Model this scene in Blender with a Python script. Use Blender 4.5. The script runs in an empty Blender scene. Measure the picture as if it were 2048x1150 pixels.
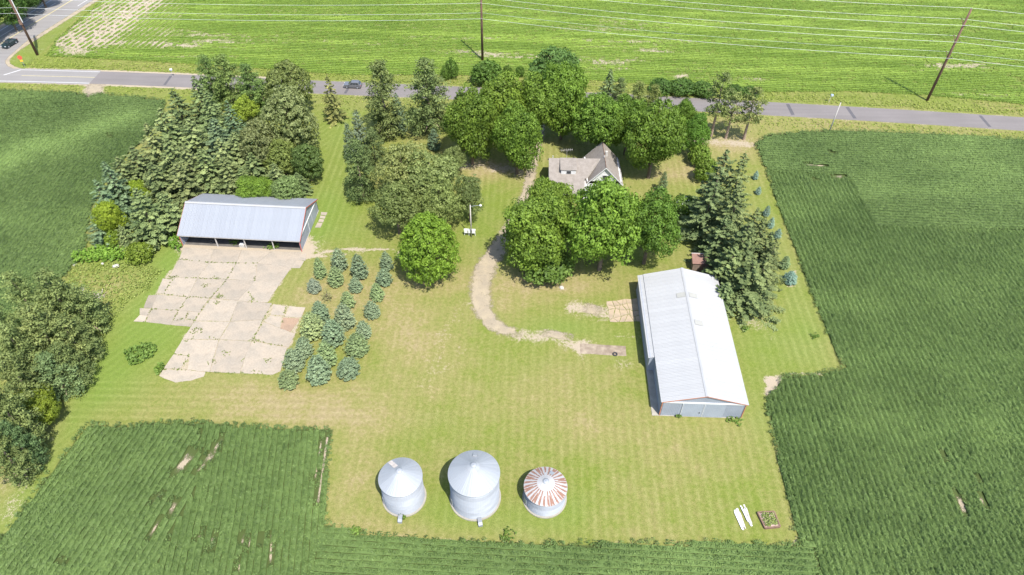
import bpy, bmesh, math, random
import numpy as np
from mathutils import Vector, Matrix
R = math.radians
rng = np.random.default_rng(7)
rnd = random.Random(5)
scene = bpy.context.scene
col = scene.collection

# ------------------------------------------------------------------ camera, sky, sun, exposure
CAM_H, PITCH, FPX, ROLL = 95.0, R(45.3), 1390.0, 0.0136
cF = np.array([0, math.cos(PITCH), -math.sin(PITCH)])
_r = np.array([1.0, 0, 0]); _u = np.array([0, math.sin(PITCH), math.cos(PITCH)])
cR = _r*math.cos(ROLL)+_u*math.sin(ROLL); cU = -_r*math.sin(ROLL)+_u*math.cos(ROLL)
cC = np.array([0, 0, CAM_H])
cam = bpy.data.objects.new('camera', bpy.data.cameras.new('camera')); col.objects.link(cam)
cam.data.sensor_width = 36; cam.data.lens = FPX/2048*36; cam.data.clip_end = 5000; cam.data.clip_start = 0.5
m = Matrix.Identity(4)
for i in range(3):
    m[i][0], m[i][1], m[i][2], m[i][3] = cR[i], cU[i], -cF[i], cC[i]
cam.matrix_world = m
scene.camera = cam

SUN_EL, SUN_AZ = R(61), R(150)          # azimuth clockwise from +Y
world = bpy.data.worlds.new('World'); scene.world = world; world.use_nodes = True
wn = world.node_tree
sky = wn.nodes.new('ShaderNodeTexSky'); sky.sky_type = 'NISHITA'; sky.sun_disc = False
sky.sun_elevation = SUN_EL; sky.sun_rotation = SUN_AZ
wn.links.new(sky.outputs[0], wn.nodes['Background'].inputs[0])
wn.nodes['Background'].inputs[1].default_value = 0.15
sl = bpy.data.lights.new('sun', 'SUN'); sl.energy = 4.2; sl.angle = R(0.53); sl.color = (1, 0.96, 0.89)
sun = bpy.data.objects.new('sun', sl); col.objects.link(sun)
sdir = Vector((math.sin(SUN_AZ)*math.cos(SUN_EL), math.cos(SUN_AZ)*math.cos(SUN_EL), math.sin(SUN_EL)))
sun.rotation_euler = (-sdir).to_track_quat('-Z', 'Y').to_euler()
sun.location = sdir*300
scene.view_settings.view_transform = 'Standard'; scene.view_settings.look = 'None'
scene.view_settings.exposure = 1.06; scene.view_settings.gamma = 1

# ------------------------------------------------------------------ survey: photograph measurement -> metres on the ground
def at(x, y, z=0.0):
    d = cF*FPX+cR*(x-1024)-cU*(y-575)
    return cC+d*((z-CAM_H)/d[2])
def G(x, y):
    p = at(x, y); return (float(p[0]), float(p[1]))
def proj(P):
    v = np.asarray(P, float)-cC; d = v@cF
    return 1024+FPX*(v@cR)/d, 575-FPX*(v@cU)/d
def pxm(P):
    return FPX/((np.asarray(P, float)-cC)@cF)
def height_to(b, ty):
    lo, hi = 0, 60
    for _ in range(40):
        k = (lo+hi)/2
        if proj((b[0], b[1], k))[1] > ty: lo = k
        else: hi = k
    return lo
def GP(pts): return np.array([G(*p) for p in pts])

def inpoly(X, Y, poly):
    ins = np.zeros(X.shape, bool); n = len(poly); j = n-1
    for i in range(n):
        xi, yi = poly[i]; xj, yj = poly[j]
        c = ((yi > Y) != (yj > Y)) & (X < (xj-xi)*(Y-yi)/(yj-yi+1e-12)+xi)
        ins ^= c; j = i
    return ins
def segdist(X, Y, pts):
    D = np.full(X.shape, 1e9)
    for (ax, ay), (bx, by) in zip(pts[:-1], pts[1:]):
        dx, dy = bx-ax, by-ay; L2 = dx*dx+dy*dy+1e-9
        t = np.clip(((X-ax)*dx+(Y-ay)*dy)/L2, 0, 1)
        D = np.minimum(D, np.hypot(X-ax-t*dx, Y-ay-t*dy))
    return D
def vnoise(X, Y, s, seed=0):
    r = np.random.default_rng(seed); T = r.random((64, 64))
    x = X/s; y = Y/s; xi = np.floor(x).astype(int); yi = np.floor(y).astype(int)
    fx = x-xi; fy = y-yi; fx = fx*fx*(3-2*fx); fy = fy*fy*(3-2*fy)
    a = T[yi % 64, xi % 64]; b = T[yi % 64, (xi+1) % 64]; c = T[(yi+1) % 64, xi % 64]; d = T[(yi+1) % 64, (xi+1) % 64]
    return (a*(1-fx)+b*fx)*(1-fy)+(c*(1-fx)+d*fx)*fy
def fbm(X, Y, s, seed=0):
    return .55*vnoise(X, Y, s, seed)+.28*vnoise(X, Y, s*.45, seed+1)+.17*vnoise(X, Y, s*.2, seed+2)

# ------------------------------------------------------------------ materials
class NT:
    def __init__(s, name):
        s.m = bpy.data.materials.new(name); s.m.use_nodes = True; s.t = s.m.node_tree
        s.b = s.t.nodes['Principled BSDF']; s.out = s.t.nodes['Material Output']
    def n(s, typ, **kw):
        k = s.t.nodes.new(typ)
        for a, v in kw.items(): setattr(k, a, v)
        return k
    def l(s, a, b): s.t.links.new(a, b)
    def coord(s, kind='Object', scale=None, rotz=0):
        tc = s.n('ShaderNodeTexCoord'); o = tc.outputs[kind]
        if scale or rotz:
            mp = s.n('ShaderNodeMapping'); mp.inputs['Scale'].default_value = scale or (1, 1, 1); mp.inputs['Rotation'].default_value = (0, 0, rotz)
            s.l(o, mp.inputs[0]); o = mp.outputs[0]
        return o
    def noise(s, vec, scale, detail=3, rough=.55):
        k = s.n('ShaderNodeTexNoise'); k.inputs['Scale'].default_value = scale; k.inputs['Detail'].default_value = detail; k.inputs['Roughness'].default_value = rough
        if vec is not None: s.l(vec, k.inputs['Vector'])
        return k.outputs['Fac']
    def attr(s, name, out='Fac'):
        k = s.n('ShaderNodeAttribute'); k.attribute_name = name; return k.outputs[out]
    def math(s, op, a, b=None, c=None, clamp=False):
        k = s.n('ShaderNodeMath', operation=op, use_clamp=clamp)
        for i, v in enumerate((a, b, c)):
            if v is None: continue
            if isinstance(v, (int, float)): k.inputs[i].default_value = v
            else: s.l(v, k.inputs[i])
        return k.outputs[0]
    def rng(s, v, a, b, c=0, d=1):
        k = s.n('ShaderNodeMapRange'); s.l(v, k.inputs[0])
        for i, x in enumerate((a, b, c, d)): k.inputs[i+1].default_value = x
        return k.outputs[0]
    def mix(s, f, a, b, mode='MIX'):
        k = s.n('ShaderNodeMix', data_type='RGBA', blend_type=mode)
        for i, v in ((0, f), (6, a), (7, b)):
            if isinstance(v, (int, float)): k.inputs[i].default_value = v
            elif isinstance(v, tuple): k.inputs[i].default_value = (*v, 1)[:4]
            else: s.l(v, k.inputs[i])
        return k.outputs[2]
    def bright(s, c, f):      # colour * scalar
        k = s.n('ShaderNodeVectorMath', operation='SCALE')
        if isinstance(c, tuple): k.inputs[0].default_value = c
        else: s.l(c, k.inputs[0])
        s.l(f, k.inputs['Scale']); return k.outputs[0]
    def base(s, c, rough=.8, metal=0, spec=.3):
        if isinstance(c, tuple): s.b.inputs['Base Color'].default_value = (*c, 1)
        else: s.l(c, s.b.inputs['Base Color'])
        s.b.inputs['Roughness'].default_value = rough; s.b.inputs['Metallic'].default_value = metal
        s.b.inputs['Specular IOR Level'].default_value = spec
    def bump(s, h, dist=.05, strength=.5):
        k = s.n('ShaderNodeBump'); k.inputs['Distance'].default_value = dist; k.inputs['Strength'].default_value = strength
        s.l(h, k.inputs['Height']); s.l(k.outputs[0], s.b.inputs['Normal'])

def pmat(name, c, rough=.7, metal=0, var=.15, scale=1.5, spec=.3, c2=None, c2at=(.5, .7), kind='Object'):
    t = NT(name); v = t.coord(kind); n1 = t.noise(v, scale, 4); n2 = t.noise(v, scale*7, 2)
    cc = c
    if c2: cc = t.mix(t.rng(n1, *c2at), c, c2)
    f = t.math('ADD', t.rng(n1, .3, .7, 1-var, 1+var), t.rng(n2, .3, .7, -var*.5, var*.5))
    t.base(t.bright(cc, f), rough, metal, spec); return t.m

def leafmat(name, c, c2, trans=.3, rough=.6, jitter=.35, nscale=.35):
    """foliage: two tones, one value per leaf (random, but low inside tree crowns as painted shade), one tint per object"""
    t = NT(name); v = t.coord('Object')
    oi = t.n('ShaderNodeObjectInfo')
    n1 = t.noise(v, nscale, 2)
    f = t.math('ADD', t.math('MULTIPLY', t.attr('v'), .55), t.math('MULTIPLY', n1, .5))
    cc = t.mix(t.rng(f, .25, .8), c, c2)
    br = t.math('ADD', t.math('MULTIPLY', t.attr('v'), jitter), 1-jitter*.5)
    br = t.math('MULTIPLY', br, t.rng(oi.outputs['Random'], 0, 1, .86, 1.12))
    cc = t.bright(cc, br); cc = t.mix(1.0, cc, oi.outputs['Color'], 'MULTIPLY')
    t.base(cc, rough, 0, .25)
    tr = t.n('ShaderNodeBsdfTranslucent'); t.l(t.mix(1.0, cc, (1.1, 1.25, .55), 'MULTIPLY'), tr.inputs[0])
    mx = t.n('ShaderNodeMixShader'); mx.inputs[0].default_value = trans
    t.l(t.b.outputs[0], mx.inputs[1]); t.l(tr.outputs[0], mx.inputs[2]); t.l(mx.outputs[0], t.out.inputs[0])
    return t.m

M = {}
M['maple'] = leafmat('maple_leaves', (.088, .148, .017), (.172, .258, .034), .3)
M['locust'] = leafmat('locust_leaves', (.14, .175, .05), (.245, .28, .095), .3)
M['spruce'] = leafmat('spruce_needles', (.056, .09, .034), (.155, .196, .08), .14, .7)
M['yspruce'] = leafmat('young_spruce_needles', (.105, .142, .072), (.205, .248, .132), .15, .7)
M['pine'] = leafmat('pine_needles', (.085, .124, .04), (.21, .248, .09), .18, .7)
M['shrub'] = leafmat('shrub_leaves', (.085, .15, .022), (.17, .255, .045), .3)
M['soy'] = leafmat('soybean_leaves', (.065, .108, .027), (.126, .183, .052), .2, .6, .7, .06)
M['nsoy'] = leafmat('young_soybean_leaves', (.122, .195, .022), (.21, .285, .048), .2, .6, .5, .06)
M['weed'] = leafmat('weed_leaves', (.13, .185, .035), (.22, .26, .075), .25)
M['bark'] = pmat('bark', (.13, .10, .075), .9, 0, .3, 2)
M['pinebark'] = pmat('pine_bark', (.27, .2, .15), .9, 0, .3, 2)
M['deadwood'] = pmat('dead_wood', (.4, .36, .33), .9, 0, .25, 3)
M['white_roof'] = pmat('white_steel_roof', (.375, .375, .375), .42, 0, .05, .25, .4)
M['skylight'] = pmat('fibreglass_skylight', (.285, .28, .255), .5, 0, .06, 1)
M['grey_roof'] = pmat('galvanised_roof', (.25, .265, .29), .42, .15, .06, .3, .4)
M['siding'] = pmat('blue_grey_siding', (.25, .272, .318), .5, 0, .06, .5, .4)
M['door_steel'] = pmat('pale_steel_door', (.285, .312, .36), .5, 0, .06, .5, .4)
M['inner'] = pmat('shed_interior', (.10, .09, .08), .9, 0, .2, 1)
M['red_trim'] = pmat('red_trim', (.42, .10, .07), .6, 0, .12, 2)
M['rust_trim'] = pmat('faded_orange_trim', (.42, .17, .10), .7, 0, .2, 2)
M['white'] = pmat('white_paint', (.55, .55, .545), .5, 0, .06, 2)
M['galv'] = pmat('galvanised_steel', (.30, .315, .345), .5, .2, .06, .8, .5)
M['galv_roof'] = pmat('galvanised_bin_roof', (.30, .315, .34), .45, .15, .07, .9, .5)
M['bin_white'] = pmat('chalky_bin_roof', (.32, .315, .315), .6, .0, .08, 1.2, .4)
M['concrete'] = pmat('concrete', (.27, .25, .21), .9, 0, .12, 1)
M['shingle'] = None
M['glass'] = pmat('window_glass', (.03, .035, .04), .12, 0, .05, 1, .6)
M['wood_pole'] = pmat('creosote_pole', (.13, .075, .055), .85, 0, .2, 1.5)
M['grey_pole'] = pmat('weathered_pole', (.42, .39, .36), .85, 0, .15, 2)
M['wire'] = pmat('aluminium_wire', (.6, .62, .62), .4, .1, .02, 1)
M['insul'] = pmat('grey_insulator', (.16, .13, .12), .5, 0, .1, 2)
M['tyre'] = pmat('rubber', (.035, .035, .037), .8, 0, .15, 3)
M['board'] = pmat('weathered_boards', (.17, .105, .075), .85, 0, .2, 3)
M['brown_roof'] = pmat('brown_roof', (.19, .108, .085), .75, 0, .1, 1.5)
M['brownwall'] = pmat('brown_boards', (.19, .14, .11), .85, 0, .2, 2)
M['sign_red'] = pmat('sign_red', (.55, .09, .05), .5, 0, .05, 1)
M['sign_yel'] = pmat('sign_yellow', (.65, .36, .04), .5, 0, .05, 1)
M['sign_blue'] = pmat('mailbox_blue_grey', (.25, .32, .42), .5, 0, .08, 1)
M['yline'] = pmat('yellow_line', (.36, .31, .17), .8, 0, .12, 1.5)
M['wline'] = pmat('white_line', (.40, .39, .38), .8, 0, .1, 1.5)
M['stone'] = pmat('pale_stone', (.38, .355, .32), .9, 0, .2, 2)
M['brush'] = pmat('dry_brush', (.34, .25, .22), .9, 0, .25, 3)
M['silver'] = pmat('silver_car_paint', (.17, .175, .19), .25, .4, .03, 1, .6)
M['dark_paint'] = pmat('dark_teal_car_paint', (.018, .032, .036), .2, .2, .03, 1, .6)
M['lamp'] = pmat('headlamp_glass', (.6, .6, .6), .2, 0, .02, 1, .6)
M['redlamp'] = pmat('tail_lamp', (.35, .02, .02), .25, 0, .02, 1, .6)
M['lampglass'] = pmat('yard_lamp_glass', (.7, .71, .72), .25, 0, .03, 1, .5)

def sheetmat(name, c, rough=.45, metal=0, var=.05, dirt=(.25, .2, .15), damt=.35, streak=(.4, .4, .4)):
    t = NT(name); v = t.coord('Object'); oi = t.n('ShaderNodeObjectInfo')
    n = t.noise(v, .5, 4); n2 = t.noise(t.coord('Object', streak), 3, 4, .65)
    cc = t.mix(t.math('MULTIPLY', t.rng(n2, .52, .8), damt), c, dirt)
    f = t.math('MULTIPLY', t.rng(n, .3, .7, 1-var, 1+var), t.rng(oi.outputs['Random'], 0, 1, 1-var, 1+var))
    t.base(t.bright(cc, f), rough, metal, .4); return t.m
M['white_roof'] = sheetmat('white_steel_roof', (.305, .305, .305), .45, 0, .035, (.24, .22, .19), .2, (.8, .15, .8))
M['grey_roof'] = sheetmat('galvanised_roof', (.235, .248, .272), .45, .1, .03, (.2, .19, .18), .25, (.8, .15, .8))
M['galv'] = sheetmat('galvanised_steel', (.245, .26, .285), .5, .15, .1, (.22, .21, .2), .5, (2.5, 2.5, .35))
M['galv_roof'] = sheetmat('galvanised_bin_roof', (.26, .275, .295), .5, .1, .06, (.22, .2, .19), .4, (.8, .8, .8))
def shingle():
    t = NT('asphalt_shingles'); v = t.coord('Object')
    n = t.noise(v, 1.2, 3); n2 = t.noise(v, 9, 2); n3 = t.noise(t.coord('Object', (3, 10, 10)), 2.2, 1)
    c = t.mix(t.rng(n, .35, .65), (.188, .164, .142), (.232, .204, .18))
    t.base(t.bright(c, t.math('ADD', t.rng(n2, .3, .7, .9, 1.08), t.rng(n3, .3, .7, -.1, .1))), .9)
    return t.m
M['shingle'] = shingle()
def rustroof():
    t = NT('rusted_bin_roof'); v = t.coord('Object')
    n = t.noise(v, 2.2, 4)
    c = t.mix(t.rng(n, .52, .72), (.205, .112, .08), (.34, .30, .28))
    t.base(t.bright(c, t.rng(t.noise(v, 9, 2), .3, .7, .85, 1.12)), .85); return t.m
M['rust'] = rustroof()
def slabmat():
    t = NT('old_concrete'); v = t.coord('Object'); oi = t.n('ShaderNodeObjectInfo')
    n = t.noise(v, .35, 4); n2 = t.noise(v, 3.5, 3); n3 = t.noise(v, 14, 2)
    c = t.mix(t.rng(n, .35, .68), (.305, .255, .198), (.252, .22, .178))
    c = t.mix(t.math('MULTIPLY', t.rng(t.noise(v, .9, 4, .65), .56, .72), .45), c, (.165, .14, .108))
    f = t.math('ADD', t.rng(n2, .3, .7, .9, 1.08), t.rng(n3, .3, .7, -.06, .06))
    f = t.math('MULTIPLY', f, t.rng(oi.outputs['Random'], 0, 1, .93, 1.06))
    t.base(t.mix(1.0, t.bright(c, f), oi.outputs['Color'], 'MULTIPLY'), .95)
    t.bump(n3, .02, .4); return t.m
M['slab'] = slabmat()
def roadmat(name, c):
    t = NT(name); v = t.coord('Object'); n = t.noise(v, .12, 4); n2 = t.noise(v, 5, 3); n3 = t.noise(t.coord('Object', (.05, .9, 1)), 1, 3)
    f = t.math('ADD', t.math('ADD', t.rng(n, .3, .7, .93, 1.05), t.rng(n2, .3, .7, -.05, .05)), t.rng(n3, .3, .7, -.07, .07))
    t.base(t.bright(c, f), .9); t.bump(n2, .01, .3); return t.m
M['asphalt'] = roadmat('worn_asphalt', (.152, .136, .13))
M['asphalt_pale'] = roadmat('pale_asphalt', (.192, .18, .17))
M['tar'] = roadmat('tar_patch', (.085, .08, .085))
def gravelmat():
    t = NT('gravel'); v = t.coord('Object'); n = t.noise(v, .5, 4); n2 = t.noise(v, 6, 3); n3 = t.noise(v, 25, 2)
    c = t.mix(t.rng(n, .35, .65), (.30, .248, .17), (.24, .2, .145))
    f = t.math('ADD', t.rng(n2, .3, .7, .85, 1.12), t.rng(n3, .3, .7, -.12, .12))
    t.base(t.bright(c, f), .95); t.bump(n3, .03, .5)
    tr = t.n('ShaderNodeBsdfTransparent'); mx = t.n('ShaderNodeMixShader')
    e = t.math('ADD', t.attr('edge'), t.math('ADD', t.rng(t.noise(v, .8, 3), .25, .75, -.42, .42), t.rng(t.noise(v, 7, 3), .25, .75, -.4, .4)))
    t.l(t.rng(e, .3, .75), mx.inputs[0]); t.l(tr.outputs[0], mx.inputs[1]); t.l(t.b.outputs[0], mx.inputs[2]); t.l(mx.outputs[0], t.out.inputs[0])
    return t.m
M['gravel'] = gravelmat()
def groundmat():
    t = NT('ground_cover'); v = t.coord('Object')
    nL = t.noise(v, .07, 4, .6); nM = t.noise(v, .35, 4, .6); nS = t.noise(v, 1.8, 3, .6); nF = t.noise(v, 7, 3, .6)
    d = t.math('ADD', t.attr('dry'), t.math('ADD', t.rng(nL, .3, .7, -.28, .28), t.math('ADD', t.rng(nM, .3, .7, -.2, .2), t.rng(nS, .3, .7, -.2, .2))))
    c = t.mix(t.rng(d, .1, .95), (.130, .164, .027), (.212, .186, .072))
    c = t.mix(t.rng(d, .85, 1.35), c, (.26, .205, .115))
    c = t.mix(t.rng(t.math('ADD', t.attr('lush'), t.rng(nM, .3, .7, -.15, .15)), .1, 1.0), c, (.126, .176, .032))
    st = t.math('SINE', t.math('MULTIPLY', t.attr('mow'), 6.2832))
    st = t.math('ADD', t.math('MULTIPLY', st, t.math('MULTIPLY', t.attr('mowamp'), t.rng(nM, .3, .7, .3, 1.4))), 1.0)
    c = t.mix(t.math('MULTIPLY', t.rng(st, 1.0, 1.14), .35), c, (.235, .228, .098))
    f = t.math('ADD', t.math('ADD', t.rng(nS, .3, .7, .9, 1.1), t.rng(nF, .3, .7, -.24, .24)), t.rng(t.noise(v, 22, 2), .3, .7, -.16, .16))
    c = t.bright(c, t.math('MULTIPLY', t.math('MULTIPLY', f, .93), st))
    s = t.math('ADD', t.attr('soil'), t.math('ADD', t.rng(nM, .3, .7, -.18, .18), t.math('ADD', t.rng(nS, .3, .7, -.2, .2), t.rng(nF, .3, .7, -.22, .22))))
    sc = t.bright(t.mix(nM, (.34, .28, .205), (.285, .238, .178)), t.rng(nF, .3, .7, .85, 1.12))
    c = t.mix(t.rng(s, .38, .66), c, sc)
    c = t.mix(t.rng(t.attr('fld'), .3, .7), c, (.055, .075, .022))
    t.base(c, .95, 0, .15); t.bump(nF, .12, .5); return t.m
M['ground'] = groundmat()

# ------------------------------------------------------------------ builders
def np_mesh(name, V, F, mats, smooth=False, fattr=None, pattr=None, midx=None):
    V = np.asarray(V, np.float32).reshape(-1, 3); F = np.asarray(F, np.int32); k = F.shape[1]
    me = bpy.data.meshes.new(name); me.vertices.add(len(V)); me.vertices.foreach_set('co', V.ravel())
    me.loops.add(F.size); me.loops.foreach_set('vertex_index', F.ravel())
    me.polygons.add(len(F)); me.polygons.foreach_set('loop_start', np.arange(0, F.size, k, dtype=np.int32))
    me.polygons.foreach_set('loop_total', np.full(len(F), k, np.int32))
    if midx is not None: me.polygons.foreach_set('material_index', np.asarray(midx, np.int32))
    me.polygons.foreach_set('use_smooth', np.full(len(F), smooth))
    for nm, a in (fattr or {}).items():
        me.attributes.new(nm, 'FLOAT', 'FACE').data.foreach_set('value', np.asarray(a, np.float32))
    for nm, a in (pattr or {}).items():
        me.attributes.new(nm, 'FLOAT', 'POINT').data.foreach_set('value', np.asarray(a, np.float32))
    me.update(calc_edges=True)
    for mt in (mats if isinstance(mats, (list, tuple)) else [mats]): me.materials.append(mt)
    return me

class MB:
    def __init__(s): s.v = []; s.f = []
    def poly(s, pts):
        n = len(s.v); s.v += [tuple(map(float, p)) for p in pts]; s.f.append(list(range(n, n+len(pts)))); return s
    def prism(s, pts, z0, z1):          # pts 2d, counter-clockwise
        n = len(s.v); k = len(pts)
        s.v += [(p[0], p[1], z0) for p in pts]+[(p[0], p[1], z1) for p in pts]
        s.f.append(list(range(n+k-1, n-1, -1))); s.f.append(list(range(n+k, n+2*k)))
        for i in range(k):
            j = (i+1) % k; s.f.append([n+i, n+j, n+k+j, n+k+i])
        return s
    def box(s, x0, x1, y0, y1, z0, z1): return s.prism([(x0, y0), (x1, y0), (x1, y1), (x0, y1)], z0, z1)
    def extr(s, pts, d):                # planar 3d polygon pushed by vector d
        n = len(s.v); k = len(pts); d = np.array(d)
        s.v += [tuple(map(float, p)) for p in pts]+[tuple(map(float, np.array(p)+d)) for p in pts]
        s.f.append(list(range(n+k-1, n-1, -1))); s.f.append(list(range(n+k, n+2*k)))
        for i in range(k):
            j = (i+1) % k; s.f.append([n+i, n+j, n+k+j, n+k+i])
        return s
    def tube(s, p0, p1, r0, r1=None, k=8, cap=True):
        r1 = r0 if r1 is None else r1
        p0 = np.array(p0, float); p1 = np.array(p1, float); d = p1-p0; d /= np.linalg.norm(d)+1e-9
        a = np.cross(d, (0, 0, 1) if abs(d[2]) < .9 else (1, 0, 0)); a /= np.linalg.norm(a); b = np.cross(d, a)
        n = len(s.v)
        for p, r in ((p0, r0), (p1, r1)):
            for i in range(k):
                t = 2*math.pi*i/k; s.v.append(tuple(p+a*math.cos(t)*r+b*math.sin(t)*r))
        for i in range(k):
            j = (i+1) % k; s.f.append([n+i, n+j, n+k+j, n+k+i])
        if cap: s.f.append(list(range(n+k-1, n-1, -1))); s.f.append(list(range(n+k, n+2*k)))
        return s
    def lathe(s, prof, k=32, c=(0, 0)):
        n = len(s.v); q = len(prof)
        for i in range(k):
            t = 2*math.pi*i/k
            for r, z in prof: s.v.append((c[0]+r*math.cos(t), c[1]+r*math.sin(t), z))
        for i in range(k):
            j = (i+1) % k
            for a in range(q-1): s.f.append([n+i*q+a, n+j*q+a, n+j*q+a+1, n+i*q+a+1])
        return s
    def mesh(s, name, mat, smooth=False):
        me = bpy.data.meshes.new(name); me.from_pydata(s.v, [], s.f); me.update()
        if smooth: me.polygons.foreach_set('use_smooth', [True]*len(me.polygons))
        me.materials.append(mat); return me
    def build(s, name, mat, parent=None, smooth=False, fix=False):
        me = s.mesh(name, mat, smooth)
        if fix:
            b = bmesh.new(); b.from_mesh(me); bmesh.ops.recalc_face_normals(b, faces=b.faces); b.to_mesh(me); b.free()
        return link(name, me, parent)
def link(name, me, parent=None, loc=None, rot=None, scale=None):
    o = bpy.data.objects.new(name, me); col.objects.link(o)
    if parent: o.parent = parent
    if loc is not None: o.location = loc
    if rot is not None: o.rotation_euler = rot
    if scale is not None: o.scale = scale
    return o
def tag(o, label, cat, group=None):
    o['label'] = label; o['category'] = cat
    if group: o['group'] = group
    return o
def thing(name, label, cat, loc=(0, 0, 0), rotz=0, group=None):
    o = link(name, None, None, loc, (0, 0, rotz)); o.empty_display_size = .5
    return tag(o, label, cat, group)
def struct(o): o['kind'] = 'structure'; return o
def stuff(o, label, cat): o['kind'] = 'stuff'; o['label'] = label; o['category'] = cat; return o

def ribbon(pts, w, z, edge=.0, seg=1.0):
    """strip of width w (number or list) along a 2d polyline"""
    P = np.array(pts, float); d = np.gradient(P, axis=0); d /= np.linalg.norm(d, axis=1)[:, None]
    n = np.stack([-d[:, 1], d[:, 0]], 1); w = np.broadcast_to(np.asarray(w, float), (len(P),))
    return P, n, w
def smooth_line(pts, step=1.0):
    P = np.array(pts, float)
    for _ in range(3):
        Q = [P[0]]
        for a, b in zip(P[:-1], P[1:]): Q += [a*.75+b*.25, a*.25+b*.75]
        Q.append(P[-1]); P = np.array(Q)
    s = np.r_[0, np.cumsum(np.linalg.norm(np.diff(P, axis=0), axis=1))]
    t = np.linspace(0, s[-1], max(2, int(s[-1]/step)))
    return np.stack([np.interp(t, s, P[:, 0]), np.interp(t, s, P[:, 1])], 1)
def strip_obj(name, pts, w, z, mat, across=(-1, -.75, -.4, 0, .4, .75, 1), parent=None, close=0):
    P, n, w = ribbon(pts, w, z); k = len(across); V = []; E = []
    for i in range(len(P)):
        for a in across:
            q = P[i]+n[i]*a*w[i]/2; V.append((q[0], q[1], z))
            e = 1-abs(a)**1.2*1.0
            e = min(e*1.5, 1.0, .15+i*.25, .15+(len(P)-1-i)*.25) if close else e*1.5
            E.append(e)
    F = [[i*k+j, i*k+k+j, i*k+k+j+1, i*k+j+1] for i in range(len(P)-1) for j in range(k-1)]
    F = [f[::-1] for f in F]
    return link(name, np_mesh(name, V, F, mat, pattr={'edge': E}), parent)

# ------------------------------------------------------------------ THE SETTING: fields and road outlines (metres)
soy_poly = GP([(1513, 292), (1518, 282), (1535, 273), (1600, 266), (1700, 263), (1800, 267), (1900, 272), (2048, 281), (2300, 300), (2600, 330), (2600, 1290), (1600, 1300), (600, 1300), (-160, 1300),
               (-60, 1168), (0, 1085), (90, 962), (178, 850), (225, 852), (262, 858), (290, 846), (430, 850), (550, 858), (662, 862), (656, 920), (648, 1000), (650, 1048), (690, 1062), (760, 1074), (860, 1084), (1000, 1090), (1180, 1093), (1300, 1090), (1450, 1090), (1601, 1094),
               (1585, 1020), (1570, 960), (1556, 905), (1545, 865), (1532, 805), (1540, 790), (1558, 775), (1566, 755), (1640, 752), (1690, 737), (1668, 690), (1640, 625), (1618, 568), (1600, 522), (1570, 442), (1545, 372)])
lsoy_poly = GP([(-160, 183), (0, 183), (60, 184), (120, 186), (165, 190), (178, 195), (195, 190), (260, 194), (330, 203), (318, 240), (285, 280), (240, 325), (205, 370), (180, 420), (172, 490), (155, 522), (120, 560), (85, 600), (40, 655), (-20, 730), (-200, 700)])
north_poly = GP([(95, 112), (400, 128), (700, 150), (960, 150), (1180, 160), (1500, 184), (1700, 182), (1850, 190), (2048, 208), (2350, 235), (2200, -120), (1024, -150), (330, -160), (245, -40), (205, 0), (150, 48), (112, 80)])
road_c = smooth_line(GP([(-330, 148), (0, 150), (120, 153), (200, 155), (400, 163), (617, 173.5), (931, 186.5), (1240, 201), (1536, 217), (1800, 232), (2048, 248), (2400, 272)]), 2.0)
ROADW = 6.7
# far road on the diagonal
dA, dB = np.array(G(0, 92)), np.array(G(150, 0)); dd = (dB-dA)/np.linalg.norm(dB-dA); dn = np.array([-dd[1], dd[0]])

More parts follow.
